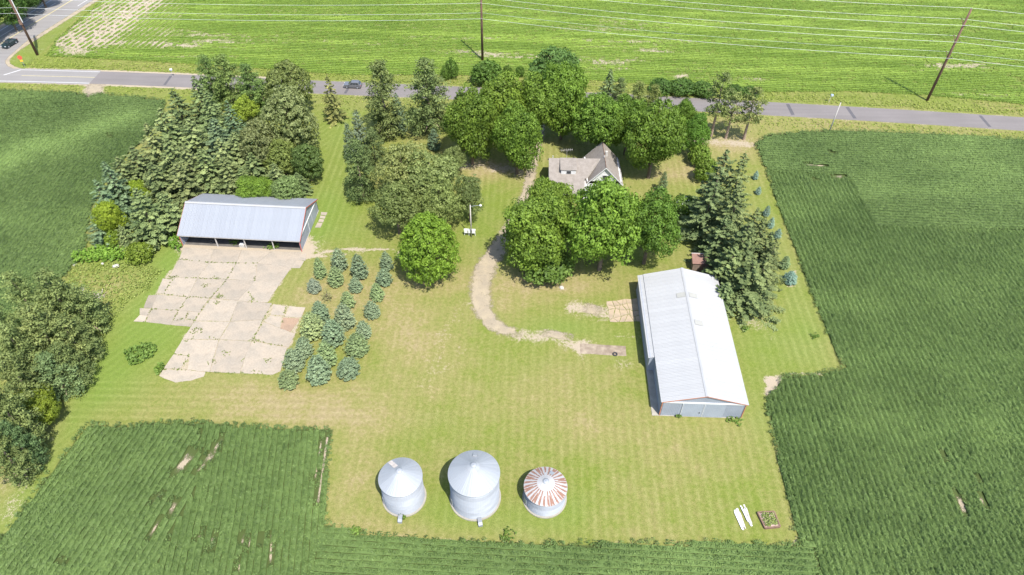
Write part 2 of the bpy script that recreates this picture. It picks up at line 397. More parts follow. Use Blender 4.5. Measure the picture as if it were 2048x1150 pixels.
# ------------------------------------------------------------------ ground sheet
def Z4(p): return (260+p[0]/3.71, 470+p[1]/3.71)
def blobmask(X, Y, blobs):
    S = np.zeros(X.shape)
    for px, py, rx, ry, v in blobs:
        gx, gy = G(px, py); S += v*np.exp(-(((X-gx)/rx)**2+((Y-gy)/ry)**2))
    return S
def build_ground():
    x0, x1, y0, y1, st = -135, 140, 22, 262, .8
    xs = np.arange(x0, x1+.01, st); ys = np.arange(y0, y1+.01, st); X, Y = np.meshgrid(xs, ys)
    dry = .38+blobmask(X, Y, [(790, 610, 9, 10, .5), (860, 700, 9, 7, .35), (720, 800, 16, 5, .4), (560, 800, 10, 4, .35), (1180, 800, 14, 8, .25), (1440, 900, 14, 8, .25), (1000, 620, 7, 6, .25),
        (640, 590, 8, 10, .4), (980, 340, 7, 5, .65), (1120, 295, 6, 6, .3), (1460, 290, 10, 5, .8), (1330, 350, 10, 4, .4), (1380, 330, 8, 6, .3), (1180, 570, 14, 4, .55), (1040, 560, 8, 4, .4), (440, 790, 10, 4, .3), (100, 880, 7, 10, .45), (0, 1020, 6, 8, .3),
        (860, 565, 6, 2.5, .4), (1620, 240, 40, 5, .25), (1900, 260, 40, 5, .3), (1620, 700, 8, 4, .25), (1580, 560, 2.5, 12, .35), (1090, 760, 6, 5, .25), (1160, 850, 6, 4, .22), (1540, 1050, 10, 5, .1), (720, 920, 6, 10, .28), (800, 1060, 12, 3, .25), (950, 1075, 14, 2.5, .25),
        (620, 840, 20, 2.5, .35), (300, 610, 5, 5, .1), (260, 560, 9, 6, .15), (1010, 460, 3, 8, -.1)])
    lush = blobmask(X, Y, [(280, 640, 8, 14, .75), (220, 760, 8, 9, .6), (350, 560, 4, 10, .6), (670, 350, 6, 20, .55), (670, 240, 8, 14, .6), (960, 440, 6, 12, .45), (700, 470, 10, 5, .35), (1400, 450, 7, 9, .75), (1550, 690, 10, 8, .6), (1390, 720, 3, 8, .6), (1520, 830, 4, 8, .5),
        (1120, 655, 7, 3, .75), (1240, 690, 6, 4, .4), (650, 420, 8, 8, .5), (620, 470, 3, 5, .6), (350, 680, 6, 5, .4), (30, 1010, 3, 12, .6), (120, 900, 3, 14, .5), (1065, 300, 1.6, 6, .5), (1590, 600, 4, 20, .35), (1560, 500, 3, 25, .3), (860, 1010, 7, 3, .4), (940, 1040, 7, 3, .5), (1090, 1035, 6, 3.5, .6), (1140, 1000, 3, 3, .4), (1060, 740, 10, 6, .2), (870, 860, 8, 4, .25), (350, 500, 4, 6, .7), (230, 520, 8, 3, .7)])
    dirt = [([(640, 506), (690, 498), (740, 497), (795, 502), (795, 515)], .5, .75), ([(610, 512), (660, 514), (700, 506), (735, 505)], .45, .6), ([(950, 600), (900, 650), (880, 690), (850, 770)], 2.2, .26), ([(1000, 668), (930, 700), (890, 740)], 2.0, .2),
            ([(1040, 670), (1110, 672), (1150, 690), (1165, 700)], 1.8, .62), ([(1150, 615), (1185, 622), (1215, 628)], 2.0, .75), ([(1165, 690), (1240, 700)], 1.2, .4), ([(1232, 672), (1290, 675)], .7, .4), ([(1235, 725), (1255, 730)], 1.5, .35),
            ([(1390, 280), (1450, 284), (1500, 288)], 2.5, .55), ([(930, 330), (985, 335), (1035, 345)], 2.8, .5), ([(1115, 575), (1130, 575)], 1.0, .35), ([(1460, 520), (1500, 640), (1530, 640)], 2.0, .3), ([(1590, 545), (1580, 570)], 1.2, .55), ([(370, 488), (610, 502)], 1.4, .9), ([(390, 480), (600, 492)], 4, .9),
            ([(160, 575), (200, 600)], 4, .25), ([(215, 545), (320, 590)], 3, .12), ([(870, 1084), (1000, 1091), (1180, 1094), (1300, 1090)], .7, .45), ([(1538, 760), (1556, 764)], .9, .9), ([(1538, 788), (1552, 762)], .9, .9), ([(1570, 750), (1650, 748)], .7, .5),
            ([(1600, 1090), (1590, 1092)], .8, .5), ([(1545, 862), (1600, 1085)], .35, .35), ([(-20, 850), (20, 1000)], 3, .2), ([(60, 960), (110, 880)], 1.6, .3), ([(0, 1070), (30, 1000)], 1.5, .3), ([(1500, 650), (1540, 670)], 2.5, .2), ([(650, 250), (1200, 270)], .5, .25)]
    soil = np.zeros(X.shape); fld = np.zeros(X.shape)
    for pts, w, v in dirt:
        soil += v*np.exp(-(segdist(X, Y, GP(pts))/w)**2)
    # crop land: bare soil under the plants
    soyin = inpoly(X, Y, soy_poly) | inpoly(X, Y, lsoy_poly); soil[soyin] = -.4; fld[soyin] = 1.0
    nin = inpoly(X, Y, north_poly)
    sand = north_sand(X, Y)
    soil[nin] = (.14+sand*.62)[nin]; lush[nin] = .8; k_ = nin & inpoly(X, Y, GP([(112, 92), (150, 97), (330, 97), (460, -160), (330, -160), (245, -40), (205, 0), (150, 48), (112, 80)])); soil[k_] = np.maximum(soil[k_], .25+sand[k_]*.8)
    verge = (segdist(X, Y, road_c) < 11) & ~soyin & ~nin
    dry[verge] = np.maximum(dry[verge], .35)+.25*(fbm(X, Y, 9, 31)[verge]-.4); lush[verge] *= .5; lush[verge] += .35*(fbm(X, Y, 14, 41)[verge])
    rd = segdist(X, Y, road_c); soil += .75*np.exp(-((rd-ROADW/2-.2)/.7)**2)*(rd > ROADW/2-.6)*(X < -60)
    soil += .45*np.exp(-((rd-ROADW/2)/.5)**2)
    cy = inpoly(X, Y, GP([Z4(p) for p in [(400, 60), (1290, 110), (1310, 180), (1190, 255), (1030, 500), (1300, 535), (1230, 740), (1115, 1010), (1060, 1035), (555, 1020), (450, 1080), (330, 1090), (225, 1040), (330, 880), (455, 675), (50, 635), (205, 430), (245, 330), (365, 165)]])); soil[cy] = np.maximum(soil[cy], .62)
    # field entrance
    soil += 1.1*np.exp(-(segdist(X, Y, GP([(190, 165), (185, 195)]))/2.6)**2)
    # mowing stripes: N-S in the yard
    ang = R(-1.5); u = X*math.cos(ang)+Y*math.sin(ang)
    mow = u/1.55; amp = np.full(X.shape, .03); amp += .06*np.clip(blobmask(X, Y, [(1120, 300, 7, 8, 1), (1400, 350, 8, 9, 1), (950, 360, 7, 9, .9), (680, 300, 7, 30, .7), (1300, 950, 25, 20, .5), (1600, 640, 6, 30, .6)]), 0, 1)
    vx = GP([(660, 420), (640, 470)])
    left = X < G(640, 600)[0]-8
    a2 = R(-32); mow[left] = ((X*math.cos(a2)+Y*math.sin(a2))/1.5)[left]
    low = (Y < G(600, 760)[1]) & (Y > G(600, 860)[1]) & (X < G(760, 800)[0]); mow[low] = (Y/1.4)[low]; amp[low] = .045
    amp[verge] = .02; amp[nin | soyin] = 0
    # relief: shallow roadside ditch and lumpy turf
    Z = .10*(fbm(X, Y, 22, 5)-.5)*0
    nx, ny = X.shape[1], X.shape[0]
    V = np.stack([X, Y, Z], -1).reshape(-1, 3)
    i = np.arange(ny-1)[:, None]*nx+np.arange(nx-1)[None, :]; F = np.stack([i, i+1, i+nx+1, i+nx], -1).reshape(-1, 4)
    B = 2600.0   # outer skirt to the horizon
    o = len(V); ext = [(-B, -B, 0), (x0, -B, 0), (xs[-1], -B, 0), (B, -B, 0), (-B, y0, 0), (B, y0, 0), (-B, ys[-1], 0), (B, ys[-1], 0), (-B, B, 0), (x0, B, 0), (xs[-1], B, 0), (B, B, 0)]
    a, b, c, d = 0, nx-1, (ny-1)*nx, ny*nx-1
    FS = [(o, o+1, a, o+4), (o+1, o+2, b, a), (o+2, o+3, o+5, b), (o+4, a, c, o+6), (b, o+5, o+7, d), (o+6, c, o+9, o+8), (c, d, o+10, o+9), (d, o+7, o+11, o+10)]
    V = np.vstack([V, ext]); F = np.vstack([F, FS]); pad = np.zeros(len(ext))
    P = {n: np.r_[q.ravel(), pad+e] for n, q, e in (('dry', dry, .4), ('lush', lush, .5), ('soil', soil, .1), ('mow', mow, 0), ('mowamp', amp, 0), ('fld', fld, 0))}
    struct(link('ground', np_mesh('ground', V, F, M['ground'], pattr=P)))
def north_sand(X, Y):
    """0..1: how bare the young crop is (sandy streaks along the E-W rows, eroded corner in the north-west)"""
    s = np.clip((fbm(X*.07, Y, 2.2, 11)-.52)*3.4, 0, 1)*np.clip((fbm(X, Y, 30, 17)-.28)*2.2, .1, 1)
    by = G(1024, 150)[1]
    s *= np.clip(1.35-(Y-by)/45, .35, 1)
    c = np.exp(-(segdist(X, Y, GP([(150, 92), (190, 75), (230, 45), (285, 5), (320, -30)]))/6.5)**2)
    c2 = .75*np.exp(-(segdist(X, Y, GP([(120, 88), (160, 60), (215, 20), (260, -30)]))/5.5)**2)
    c3 = .6*np.exp(-(segdist(X, Y, GP([(205, 84), (300, 86), (385, 93)]))/1.5)**2)+.5*np.exp(-(segdist(X, Y, GP([(150, 105), (240, 106)]))/1.3)**2)
    c4 = .5*np.exp(-(segdist(X, Y, GP([(940, 108), (1000, 112), (1250, 130)]))/1.6)**2)+.9*np.exp(-(segdist(X, Y, GP([(1355, 155), (1372, 150)]))/1.0)**2)
    return np.clip(s*.8+np.maximum(c, c2)*(.45+.9*fbm(X, Y, 7, 23))+c3*(.3+fbm(X, Y, 8, 29))+c4*(.3+fbm(X, Y, 8, 37)), 0, 1)
build_ground()

# ------------------------------------------------------------------ roads
def road():
    P = road_c; n = ribbon(P, ROADW, 0)[1]
    xs = G(190, 155)[0]
    for nm, sel, mt in (('road', P[:, 0] > xs-.1, M['asphalt']), ('road', P[:, 0] < xs+2.1, M['asphalt_pale'])):
        Q = P[sel]
        if nm == 'road' and mt is M['asphalt']:
            main = struct(strip_obj('road', Q, ROADW, .012, mt)); 
        else:
            o = struct(strip_obj('side_road', Q[:-1], ROADW+.9, .010, mt))
            mm = lambda off, w, q0, q1, m_: strip_obj('road_marking', (Q+n[sel]*off)[q0:q1], w, .016, m_, (-1, 1), o)
            i0 = int(np.argmin(abs(Q[:, 0]-G(34, 141)[0])))
            mm(3.1, .22, i0, -1, M['wline']); mm(-3.1, .24, 0, -1, M['wline']); mm(0, .22, i0+1, -1, M['yline'])
            a = Q[i0]; nn = n[sel][i0]; d_ = np.array([nn[1], -nn[0]])
            b = MB(); p = [a+nn*3.2, a+nn*3.2+d_*.6, a+nn*.1+d_*-2.6, a+nn*.1+d_*-3.2]
            b.poly([(q[0], q[1], .017) for q in p]).build('stop_line', M['wline'], o)
    # tar patches across the road
    for (ax, ay), (bx, by), w in (((342, 152), (329, 170), .7), ((624, 163), (615, 184), .8), ((697, 176), (690, 187), .7), ((1575, 208), (1586, 230), .9), ((1694, 214), (1710, 237), .9), ((1960, 231), (1980, 254), .8)):
        a, b_ = np.array(G(ax, ay)), np.array(G(bx, by)); d = (b_-a)/np.linalg.norm(b_-a); q = np.array([-d[1], d[0]])*w/2
        MB().poly([(*p, .017) for p in (a+q, b_+q, b_-q, a-q)][::-1]).build('tar_patch', M['tar'], main)
    # diagonal highway
    ts = np.linspace(-190, 150, 60); C = dA+dd*ts[:, None]
    offL = float(np.dot(np.array(G(0, 58))-dA, dn)); offR = float(np.dot(np.array(G(61, 79))-dA, dn))
    w = abs(offL-offR); mid = (offL+offR)/2
    hw = struct(strip_obj('highway', C+dn*mid, w, .006, M['asphalt_pale']))
    sg = 1 if offL > offR else -1
    for off, wd, mt in ((offL-sg*.8, .3, M['wline']), (float(np.dot(np.array(G(0, 88))-dA, dn)), .4, M['yline']), (offR+sg*1.8, .28, M['wline'])):
        Cx = C+dn*off
        if mt is M['wline'] and off == offR+sg*1.8: Cx = Cx[ts > 26]
        strip_obj('road_marking', Cx, wd, .012, mt, (-1, 1), hw)
    strip_obj('road_marking', (C+dn*(offL-sg*3.6))[(ts > -190) & (ts < 30)], .28, .012, M['wline'], (-1, 1), hw)
    # gravel shoulders
    for off in (offL+sg*.8, offR-sg*.9):
        struct(strip_obj('gravel_shoulder', C+dn*off, 2.4, .003, M['gravel']))
    # flared corner where the road meets the highway
    cp = GP([(-60, 160), (-60, 100), (0, 82), (48, 92), (30, 108), (18, 119), (16, 126), (22, 133), (38, 140), (38, 160)])
    MB().poly([(p[0], p[1], .008) for p in cp][::-1] if np.cross(cp[1]-cp[0], cp[2]-cp[1]) < 0 else [(p[0], p[1], .008) for p in cp]).build('road_corner', M['asphalt_pale'])['kind'] = 'structure'
    struct(strip_obj('gravel_shoulder', smooth_line(GP([(62, 78), (40, 97), (22, 112), (13, 122), (20, 133), (45, 140), (70, 141)]), .8), 1.5, .0095, M['gravel']))
    struct(strip_obj('gravel_shoulder', smooth_line(GP([(-60, 163), (0, 163), (100, 166), (180, 169)]), 2), 1.5, .004, M['gravel']))
road()
# field entrance, driveway
struct(strip_obj('field_entrance', smooth_line(GP([(196, 163), (188, 178), (184, 194)]), .8), np.linspace(7, 3.2, len(smooth_line(GP([(196, 163), (188, 178), (184, 194)]), .8))), .006, M['gravel'], close=1))
dl = smooth_line(GP([(1085, 205), (1080, 260), (1072, 300), (1062, 340), (1056, 385), (1030, 440), (1003, 488), (975, 525), (962, 560), (960, 600), (972, 635), (1003, 660), (1045, 668)]), .8)
dwd = np.interp(np.arange(len(dl))/len(dl), [0, .45, .62, .75, .86, .94, 1], [3.1, 3.2, 4.5, 5.6, 5.0, 3.6, 2.2])
struct(strip_obj('driveway', dl, dwd, .008, M['gravel'], close=1))
struct(strip_obj('gravel_patch', smooth_line(GP([(1160, 612), (1185, 618), (1212, 630)]), .7), 3.2, .006, M['gravel'], close=1))
struct(strip_obj('gravel_patch', smooth_line(GP([(1075, 664), (1110, 668), (1150, 676)]), .7), 2.2, .006, M['gravel'], close=1))
M['dirt'] = pmat('bare_dirt', (.19, .145, .108), .95, 0, .16, .9, .2, (.265, .22, .165), (.3, .75))
o = struct(strip_obj('dirt_patch', GP([(1160, 697), (1185, 698), (1210, 700), (1230, 701), (1252, 702)]), 2.3, .006, M['dirt'], across=(-1, -.9, -.5, 0, .5, .9, 1)))

# ------------------------------------------------------------------ concrete yard: every slab a piece of its own
def inset(poly, d):
    P = np.array(poly, float); c = P.mean(0)
    ar = .5*np.sum(P[:, 0]*np.roll(P[:, 1], -1)-np.roll(P[:, 0], -1)*P[:, 1])
    if ar < 0: P = P[::-1]
    Q = []
    n = len(P)
    for i in range(n):
        a, b, e = P[i-1], P[i], P[(i+1) % n]
        d1 = (b-a)/np.linalg.norm(b-a); d2 = (e-b)/np.linalg.norm(e-b)
        n1 = np.array([-d1[1], d1[0]]); n2 = np.array([-d2[1], d2[0]]); k = n1+n2; k /= max(np.dot(k, k)/2, .3)
        Q.append(b+k*d)
    return np.array(Q)
def ragged(poly, amp, r, step=.9):
    P = np.array(poly); Q = []
    for a, b in zip(P, np.roll(P, -1, axis=0)):
        L = np.linalg.norm(b-a); k = max(1, int(L/step)); n = np.array([-(b-a)[1], (b-a)[0]])/max(L, 1e-6)
        for j in range(k): Q.append(a+(b-a)*j/k+(n*r.normal(0, amp) if j else 0))
    return Q
def Z4(p): return (260+p[0]/3.71, 470+p[1]/3.71)
gl = [[(400, 92), (620, 103), (830, 112), (1050, 120), (1275, 128)], [(365, 178), (590, 205), (790, 208), (945, 210), (1205, 240)],
      [(290, 312), (500, 322), (720, 330), (930, 340), (1120, 350)], [(255, 440), (430, 460), (600, 470), (800, 488), (1020, 502)]]
slabs = [([gl[r_][c], gl[r_][c+1], gl[r_+1][c+1], gl[r_+1][c]], 1) for r_ in range(3) for c in range(4)]
slabs += [(q, t) for q, t in (
    ([(245, 325), (320, 330), (250, 435), (205, 430)], 1.05), ([(205, 445), (425, 463), (360, 560), (165, 545)], 1), ([(430, 463), (585, 470), (520, 572), (368, 560)], 1),
    ([(165, 552), (355, 562), (300, 665), (120, 645)], .97), ([(362, 562), (428, 568), (398, 640), (325, 632)], .98), ([(434, 570), (515, 576), (478, 632), (424, 618)], .96), ([(322, 636), (400, 642), (420, 624), (474, 638), (447, 680), (305, 665)], .97),
    ([(75, 545), (160, 550), (130, 600), (75, 590)], 1.04), ([(75, 595), (125, 602), (105, 645), (30, 640)], 1.12), ([(140, 450), (200, 447), (162, 542), (105, 540)], .82),
    ([(600, 478), (800, 492), (740, 640), (485, 635)], 1), ([(806, 492), (1050, 508), (985, 628), (748, 640)], .98), ([(480, 642), (738, 646), (660, 775), (395, 770)], 1.03), ([(746, 646), (982, 634), (905, 785), (668, 775)], .97),
    ([(390, 778), (655, 782), (590, 1015), (430, 1000), (445, 895), (330, 880)], 1.06), ([(665, 782), (900, 792), (845, 915), (815, 1025), (598, 1015)], 1), ([(908, 792), (1165, 838), (1115, 1010), (1060, 1035), (825, 1025), (855, 905)], 1.03),
    ([(325, 888), (440, 900), (370, 990), (255, 990)], 1.03), ([(245, 1005), (430, 1005), (560, 1020), (545, 1050), (450, 1080), (340, 1093), (260, 1065), (220, 1045)], 1.08),
    ([(1065, 515), (1155, 530), (1140, 595), (1045, 590)], 1), ([(1185, 530), (1300, 540), (1270, 610), (1150, 605)], 1.1), ([(1040, 600), (1125, 610), (1110, 690), (1000, 640)], 1.02), ([(995, 650), (1180, 720), (1225, 735), (1175, 830), (915, 780)], 1.0),
    ([(1250, 145), (1310, 140), (1300, 190), (1240, 185)], 1.0), ([(1235, 190), (1290, 195), (1260, 245), (1200, 245)], .97))]
yard = struct(link('concrete_yard', None)); yard.location = (*G(*Z4((700, 500))), 0)
r1 = np.random.default_rng(3)
oy = np.array(yard.location[:2])
for q, tnt in slabs:
    P = ragged(inset(GP([Z4(p) for p in q]), .018 if tnt == 1 and q[0] in sum(gl, []) else -.045), .035, r1); c = np.mean(P, 0)
    o = MB().prism([p-c for p in P], -.05, .05+r1.uniform(-.012, .012)).build('slab', M['slab'], yard)
    o.location = (*(c-oy), 0); o.rotation_euler = (r1.normal(0, .002), r1.normal(0, .002), 0); o.color = (tnt, tnt, tnt*.995, 1)
P = inset(GP([Z4(p) for p in [(1135, 612), (1265, 620), (1190, 720), (1115, 695)]]), .03); c = np.mean(P, 0)
o = MB().prism([p-c for p in P], -.05, .045).build('slab', M['slab'], yard); o.location = (*(c-oy), 0); o.color = (.98, .8, .7, 1)
# cracked slab at the barn door, slabs by the shed gable
pad = struct(link('cracked_slab', None)); pad.location = (*G(1245, 622), 0); op = np.array(pad.location[:2])
A = [np.array(G(*p)) for p in ((1212, 603), (1276, 596), (1284, 644), (1221, 644))]
nu, nv = 6, 4; Gd = {}
for i in range(nu+1):
    for j in range(nv+1):
        u, v = i/nu, j/nv; p = (A[0]*(1-u)+A[1]*u)*(1-v)+(A[3]*(1-u)+A[2]*u)*v
        if 0 < i < nu: p = p+np.array([r1.normal(0, .36), r1.normal(0, .22) if 0 < j < nv else 0])
        if 0 < j < nv: p = p+np.array([r1.normal(0, .2) if 0 < i < nu else 0, r1.normal(0, .34)])
        if (i in (0, nu) or j in (0, nv)): p = p+r1.normal(0, .1, 2)
        Gd[i, j] = p
for i in range(nu):
    for j in range(nv):
        P = ragged(inset([Gd[i, j], Gd[i+1, j], Gd[i+1, j+1], Gd[i, j+1]], .045), .03, r1, .5); c = np.mean(P, 0)
        o = MB().prism([p-c for p in P], -.04, .05+r1.uniform(-.01, .01)).build('slab', M['slab'], pad); o.location = (*(c-op), 0); o.color = (1.08, 1.0, .88, 1)
walk = struct(link('side_walk', None)); walk.location = (*G(642, 440), 0); ow = np.array(walk.location[:2])
def Z5(p): return (340+p[0]/6.02, 370+p[1]/6.02)
for q in ([(1815, 325), (1900, 330), (1880, 372), (1812, 362)], [(1808, 366), (1878, 378), (1862, 412), (1800, 402)], [(1798, 406), (1860, 416), (1845, 455), (1780, 445)], [(1775, 450), (1842, 458), (1815, 515), (1740, 515)]):
    P = inset(GP([Z5(p) for p in q]), .06); c = np.mean(P, 0)
    o = MB().prism([p-c for p in P], -.05, .05).build('slab', M['slab'], walk); o.location = (*(c-ow), 0)

# ------------------------------------------------------------------ crops
def leaves(C, N, S, asp, r):
    """one quad per leaf: centres, normals, sizes"""
    n = len(C); N = N/(np.linalg.norm(N, axis=1)[:, None]+1e-9)
    T = r.normal(size=(n, 3)); T -= N*np.sum(T*N, 1)[:, None]; T /= np.linalg.norm(T, axis=1)[:, None]+1e-9
    B = np.cross(N, T); s = S[:, None]/2; a = asp[:, None] if hasattr(asp, '__len__') else asp
    V = np.stack([C-T*s-B*s*a*.55, C+T*s*.25-B*s*a, C+T*s+B*s*a*.4, C-T*s*.25+B*s*a], 1).reshape(-1, 3)
    F = np.arange(4*n).reshape(-1, 4); return V, F
def row_points(poly, theta, spacing, step, r, sec=None, jit=.06):
    P = np.array(poly); c, s = math.cos(theta), math.sin(theta)
    U = P[:, 0]*c+P[:, 1]*s; W = -P[:, 0]*s+P[:, 1]*c
    us = np.arange(U.min(), U.max(), step); ws = np.arange(W.min(), W.max(), spacing)
    UU, WW = np.meshgrid(us, ws); UU = UU+r.uniform(-step/2, step/2, UU.shape); WW = WW+r.normal(0, jit, WW.shape)
    X = UU*c-WW*s; Y = UU*s+WW*c; X, Y = X.ravel(), Y.ravel()
    k = inpoly(X, Y, poly)
    if sec is not None: k &= sec(X, Y)
    return X[k], Y[k]
def inview(X, Y, m=60, z=.5):
    v = np.stack([X, Y, np.full(X.shape, z)], -1)-cC; d = v@cF
    px = 1024+FPX*(v@cR)/d; py = 575-FPX*(v@cU)/d
    return (d > 1) & (px > -m) & (px < 2048+m) & (py > -m) & (py < 1150+m)
secU = GP([(1495, 250), (2700, 250), (2700, 478), (1750, 456), (1690, 350), (1525, 345)])
secB = GP([(640, 1040), (1630, 1085), (1650, 1310), (590, 1310)])
secD = GP([(262, 840), (400, 840), (405, 950), (300, 1150), (230, 1310), (-200, 1310), (-100, 1085), (178, 840)])
secLL = GP([(400, 840), (670, 850), (645, 1050), (590, 1310), (230, 1310), (300, 1150), (405, 950)])
ang = lambda a, b: math.atan2(*(np.array(G(*b))-np.array(G(*a)))[::-1])
thNS = R(89.2); thEW = R(-2.5); thD = ang((0, 1085), (178, 850)); thL = ang((648, 1040), (661, 866))
bare = [([(384, 906), (352, 946)], .75), ([(443, 878), (428, 902)], .28), ([(428, 902), (412, 925)], .6), ([(412, 925), (392, 948)], .3), ([(325, 985), (306, 1004)], .35), ([(352, 1002), (340, 1028)], .4), ([(320, 1038), (298, 1075)], .25), ([(405, 1066), (392, 1082)], .2), ([(428, 1070), (420, 1100)], .25), 
        ([(487, 1068), (484, 1090)], 0.15), ([(500, 1075), (498, 1100)], 0.12), ([(522, 1072), (520, 1086)], 0.2), ([(480, 1120), (478, 1150)], 0.17), ([(543, 1070), (541, 1130)], .2), ([(656, 866), (647, 930), (636, 1005)], .22), ([(643, 880), (630, 960)], .16),
        ([(1913, 985), (1920, 1002), (1931, 1026)], .45), ([(1958, 990), (1968, 1012)], .3), ([(1885, 905), (1890, 915)], .3), ([(1950, 955), (1962, 960)], .35), ([(1610, 329), (1650, 332)], .3), ([(1668, 354), (1686, 353)], .5), ([(1660, 305), (1666, 307)], .4), ([(1628, 359), (1632, 361)], .4), ([(120, 1120), (130, 1122)], .2), ([(220, 270), (218, 274)], .4)]
def bare_mask(X, Y, ex=0):
    k = np.zeros(X.shape, bool)
    for pts, w in bare: k |= segdist(X, Y, GP(pts)) < w+ex+.25*(vnoise(X, Y, .5, 77)-.3)
    return k
def plants(X, Y, h, n, w, leaf, r, hv=None):
    N = len(X); hv = np.ones(N) if hv is None else hv
    cx = np.repeat(X, n); cy = np.repeat(Y, n); k = len(cx); hh = np.repeat(h*hv*r.uniform(.8, 1.15, N), n)
    a = r.uniform(0, 2*math.pi, k); q = np.sqrt(r.uniform(0, 1, k))
    z = hh*(.55+.45*(1-q*q*.7))*r.uniform(.9, 1.12, k)
    C = np.stack([cx+q*w*np.cos(a), cy+q*w*np.sin(a), z], 1)
    Nn = np.stack([q*.7*np.cos(a), q*.7*np.sin(a), np.full(k, .9)], 1)+r.normal(0, .33, (k, 3))
    V, F = leaves(C, Nn, leaf*r.uniform(.75, 1.25, k), .75, r)
    vv = np.clip(.6*np.repeat(r.random(N), n)+.4*r.random(k), 0, 1)
    return V, F, vv
def ridges(poly, theta, spacing, h, wid, r, sec, drop, lowz=.42):
    """continuous canopy of each row: a low ridge, open between the rows"""
    P = np.array(poly); c, s = math.cos(theta), math.sin(theta); st = .6
    U = P[:, 0]*c+P[:, 1]*s; W = -P[:, 0]*s+P[:, 1]*c
    us = np.arange(U.min(), U.max(), st); ws = np.arange(W.min(), W.max(), spacing)
    UU, WW = np.meshgrid(us, ws); X = UU*c-WW*s; Y = UU*s+WW*c
    ok = (inpoly(X, Y, poly) & sec(X, Y) & inview(X, Y)); ok &= ~bare_mask(X, Y, .12)
    if drop is not None: ok[ok] &= ~drop(X[ok], Y[ok], r)
    hh = h*(.8+.4*fbm(X, Y, 5, 91))*(1+r.normal(0, .08, X.shape)); ww = wid*(1+r.normal(0, .06, X.shape)); o = r.normal(0, .025, X.shape)
    prof = [(-.5, lowz), (-.3, .5+.5*lowz), (0, 1), (.3, .5+.5*lowz), (.5, lowz)]
    V = np.stack([np.stack([X-s*(p*ww+o), Y+c*(p*ww+o), hh*q], -1) for p, q in prof], 2)   # rows, u, 5, 3
    nr, nu = X.shape; idx = np.arange(nr*nu*5).reshape(nr, nu, 5); m_ = ok[:, :-1] & ok[:, 1:]
    F = np.concatenate([np.stack([idx[:, :-1, k][m_], idx[:, 1:, k][m_], idx[:, 1:, k+1][m_], idx[:, :-1, k+1][m_]], 1) for k in range(4)])
    used, inv = np.unique(F, return_inverse=True)
    return V.reshape(-1, 3)[used], inv.reshape(-1, 4)
def crop(name, secs0, poly, label, h, spacing, step, n, w, leaf, mat, wid, drop=None, tone=None, seed=1):
    r = np.random.default_rng(seed); XS = []; YS = []; VV = []; FF = []; AA = []; off = 0
    for th, sec, lz in secs0:
        X, Y = row_points(poly, th, spacing, step, r, sec); XS.append(X); YS.append(Y)
        V, F = ridges(poly, th, spacing, h*.66, wid, r, sec, drop, lz); F = F[:, ::-1]
        ctr = V[F].mean(1); a = .22+.08*r.random(len(F))+.3*fbm(ctr[:, 0], ctr[:, 1], 2.0, 13)+(tone(ctr[:, 0], ctr[:, 1]) if tone else 0)
        VV.append(V); FF.append(F+off); off += len(V); AA.append(a)
    X = np.concatenate(XS); Y = np.concatenate(YS)
    k = inview(X, Y) & ~bare_mask(X, Y)
    if drop is not None: k &= ~drop(X, Y, r)
    X, Y = X[k], Y[k]
    # ragged fringe along the field edge
    Pp = np.array(poly); E_ = np.roll(Pp, -1, 0)-Pp; Ln = np.linalg.norm(E_, axis=1); fx = []
    for p_, e_, l_ in zip(Pp, E_, Ln):
        m_ = int(l_*2.6); u = r.random(m_)[:, None]; nn = np.array([-e_[1], e_[0]])/max(l_, 1e-6); fx.append(p_+e_*u+nn*(r.normal(.12, .2, m_)[:, None]))
    fx = np.vstack(fx); kf = inview(fx[:, 0], fx[:, 1])
    if drop is not None: kf &= ~drop(fx[:, 0], fx[:, 1], r)
    X = np.r_[X, fx[kf, 0]]; Y = np.r_[Y, fx[kf, 1]]
    V, F, vv = plants(X, Y, h, n, w, leaf, r, .8+.4*fbm(X, Y, 5, 91))
    vv = np.clip(vv*.75+(np.repeat(tone(X, Y), n) if tone is not None else 0), 0, 1.3)
    VV.append(V); FF.append(F+off); AA.append(vv)
    ob = link(name, np_mesh(name, np.vstack(VV), np.vstack(FF), mat, fattr={'v': np.concatenate(AA)})); return stuff(ob, label, 'crop')
for pts, w in bare:
    q = smooth_line(GP(pts), .35)
    if len(q) > 2: struct(strip_obj('bare_soil', q, w*2.0, .006, M['gravel'], close=1))
soytone = lambda X, Y: .2*np.clip((fbm(X, Y, 26, 61)-.42)*2.4, 0, 1)+.2*np.clip((fbm(X*.25, Y, 7, 67)-.5)*3, 0, 1)
crop('soybean_field', [(thEW, lambda X, Y: inpoly(X, Y, secU), .75), (thEW, lambda X, Y: inpoly(X, Y, secB), .98), (thD, lambda X, Y: inpoly(X, Y, secD), .74), (thL, lambda X, Y: inpoly(X, Y, secLL), .7),
     (thNS, lambda X, Y: ~(inpoly(X-.5, Y-.7, secU) | inpoly(X, Y, secB) | inpoly(X, Y, secD) | inpoly(X, Y, secLL)), .45)], soy_poly,
     'dark green soybean field in rows wrapping the right and near sides of the mown yard', .70, .92, .33, 13, .37, .20, M['soy'], .86, tone=soytone, seed=21)
ly = G(100, 268)[1]
crop('soybean_field', [(thNS-R(2), lambda X, Y: Y < ly+.6, .52), (thEW, lambda X, Y: Y >= ly, .6)], lsoy_poly,
     'dark green soybean field left of the spruce grove, below the side road', .70, .98, .40, 9, .46, .25, M['soy'], .96, tone=lambda X, Y: soytone(X, Y)+.5*np.exp(-(segdist(X, Y, GP([(0, 330), (60, 300), (150, 275), (260, 235)]))/5)**2), seed=22)
def ndrop(X, Y, r): return r.random(len(X)) < north_sand(X, Y)*.8+.02
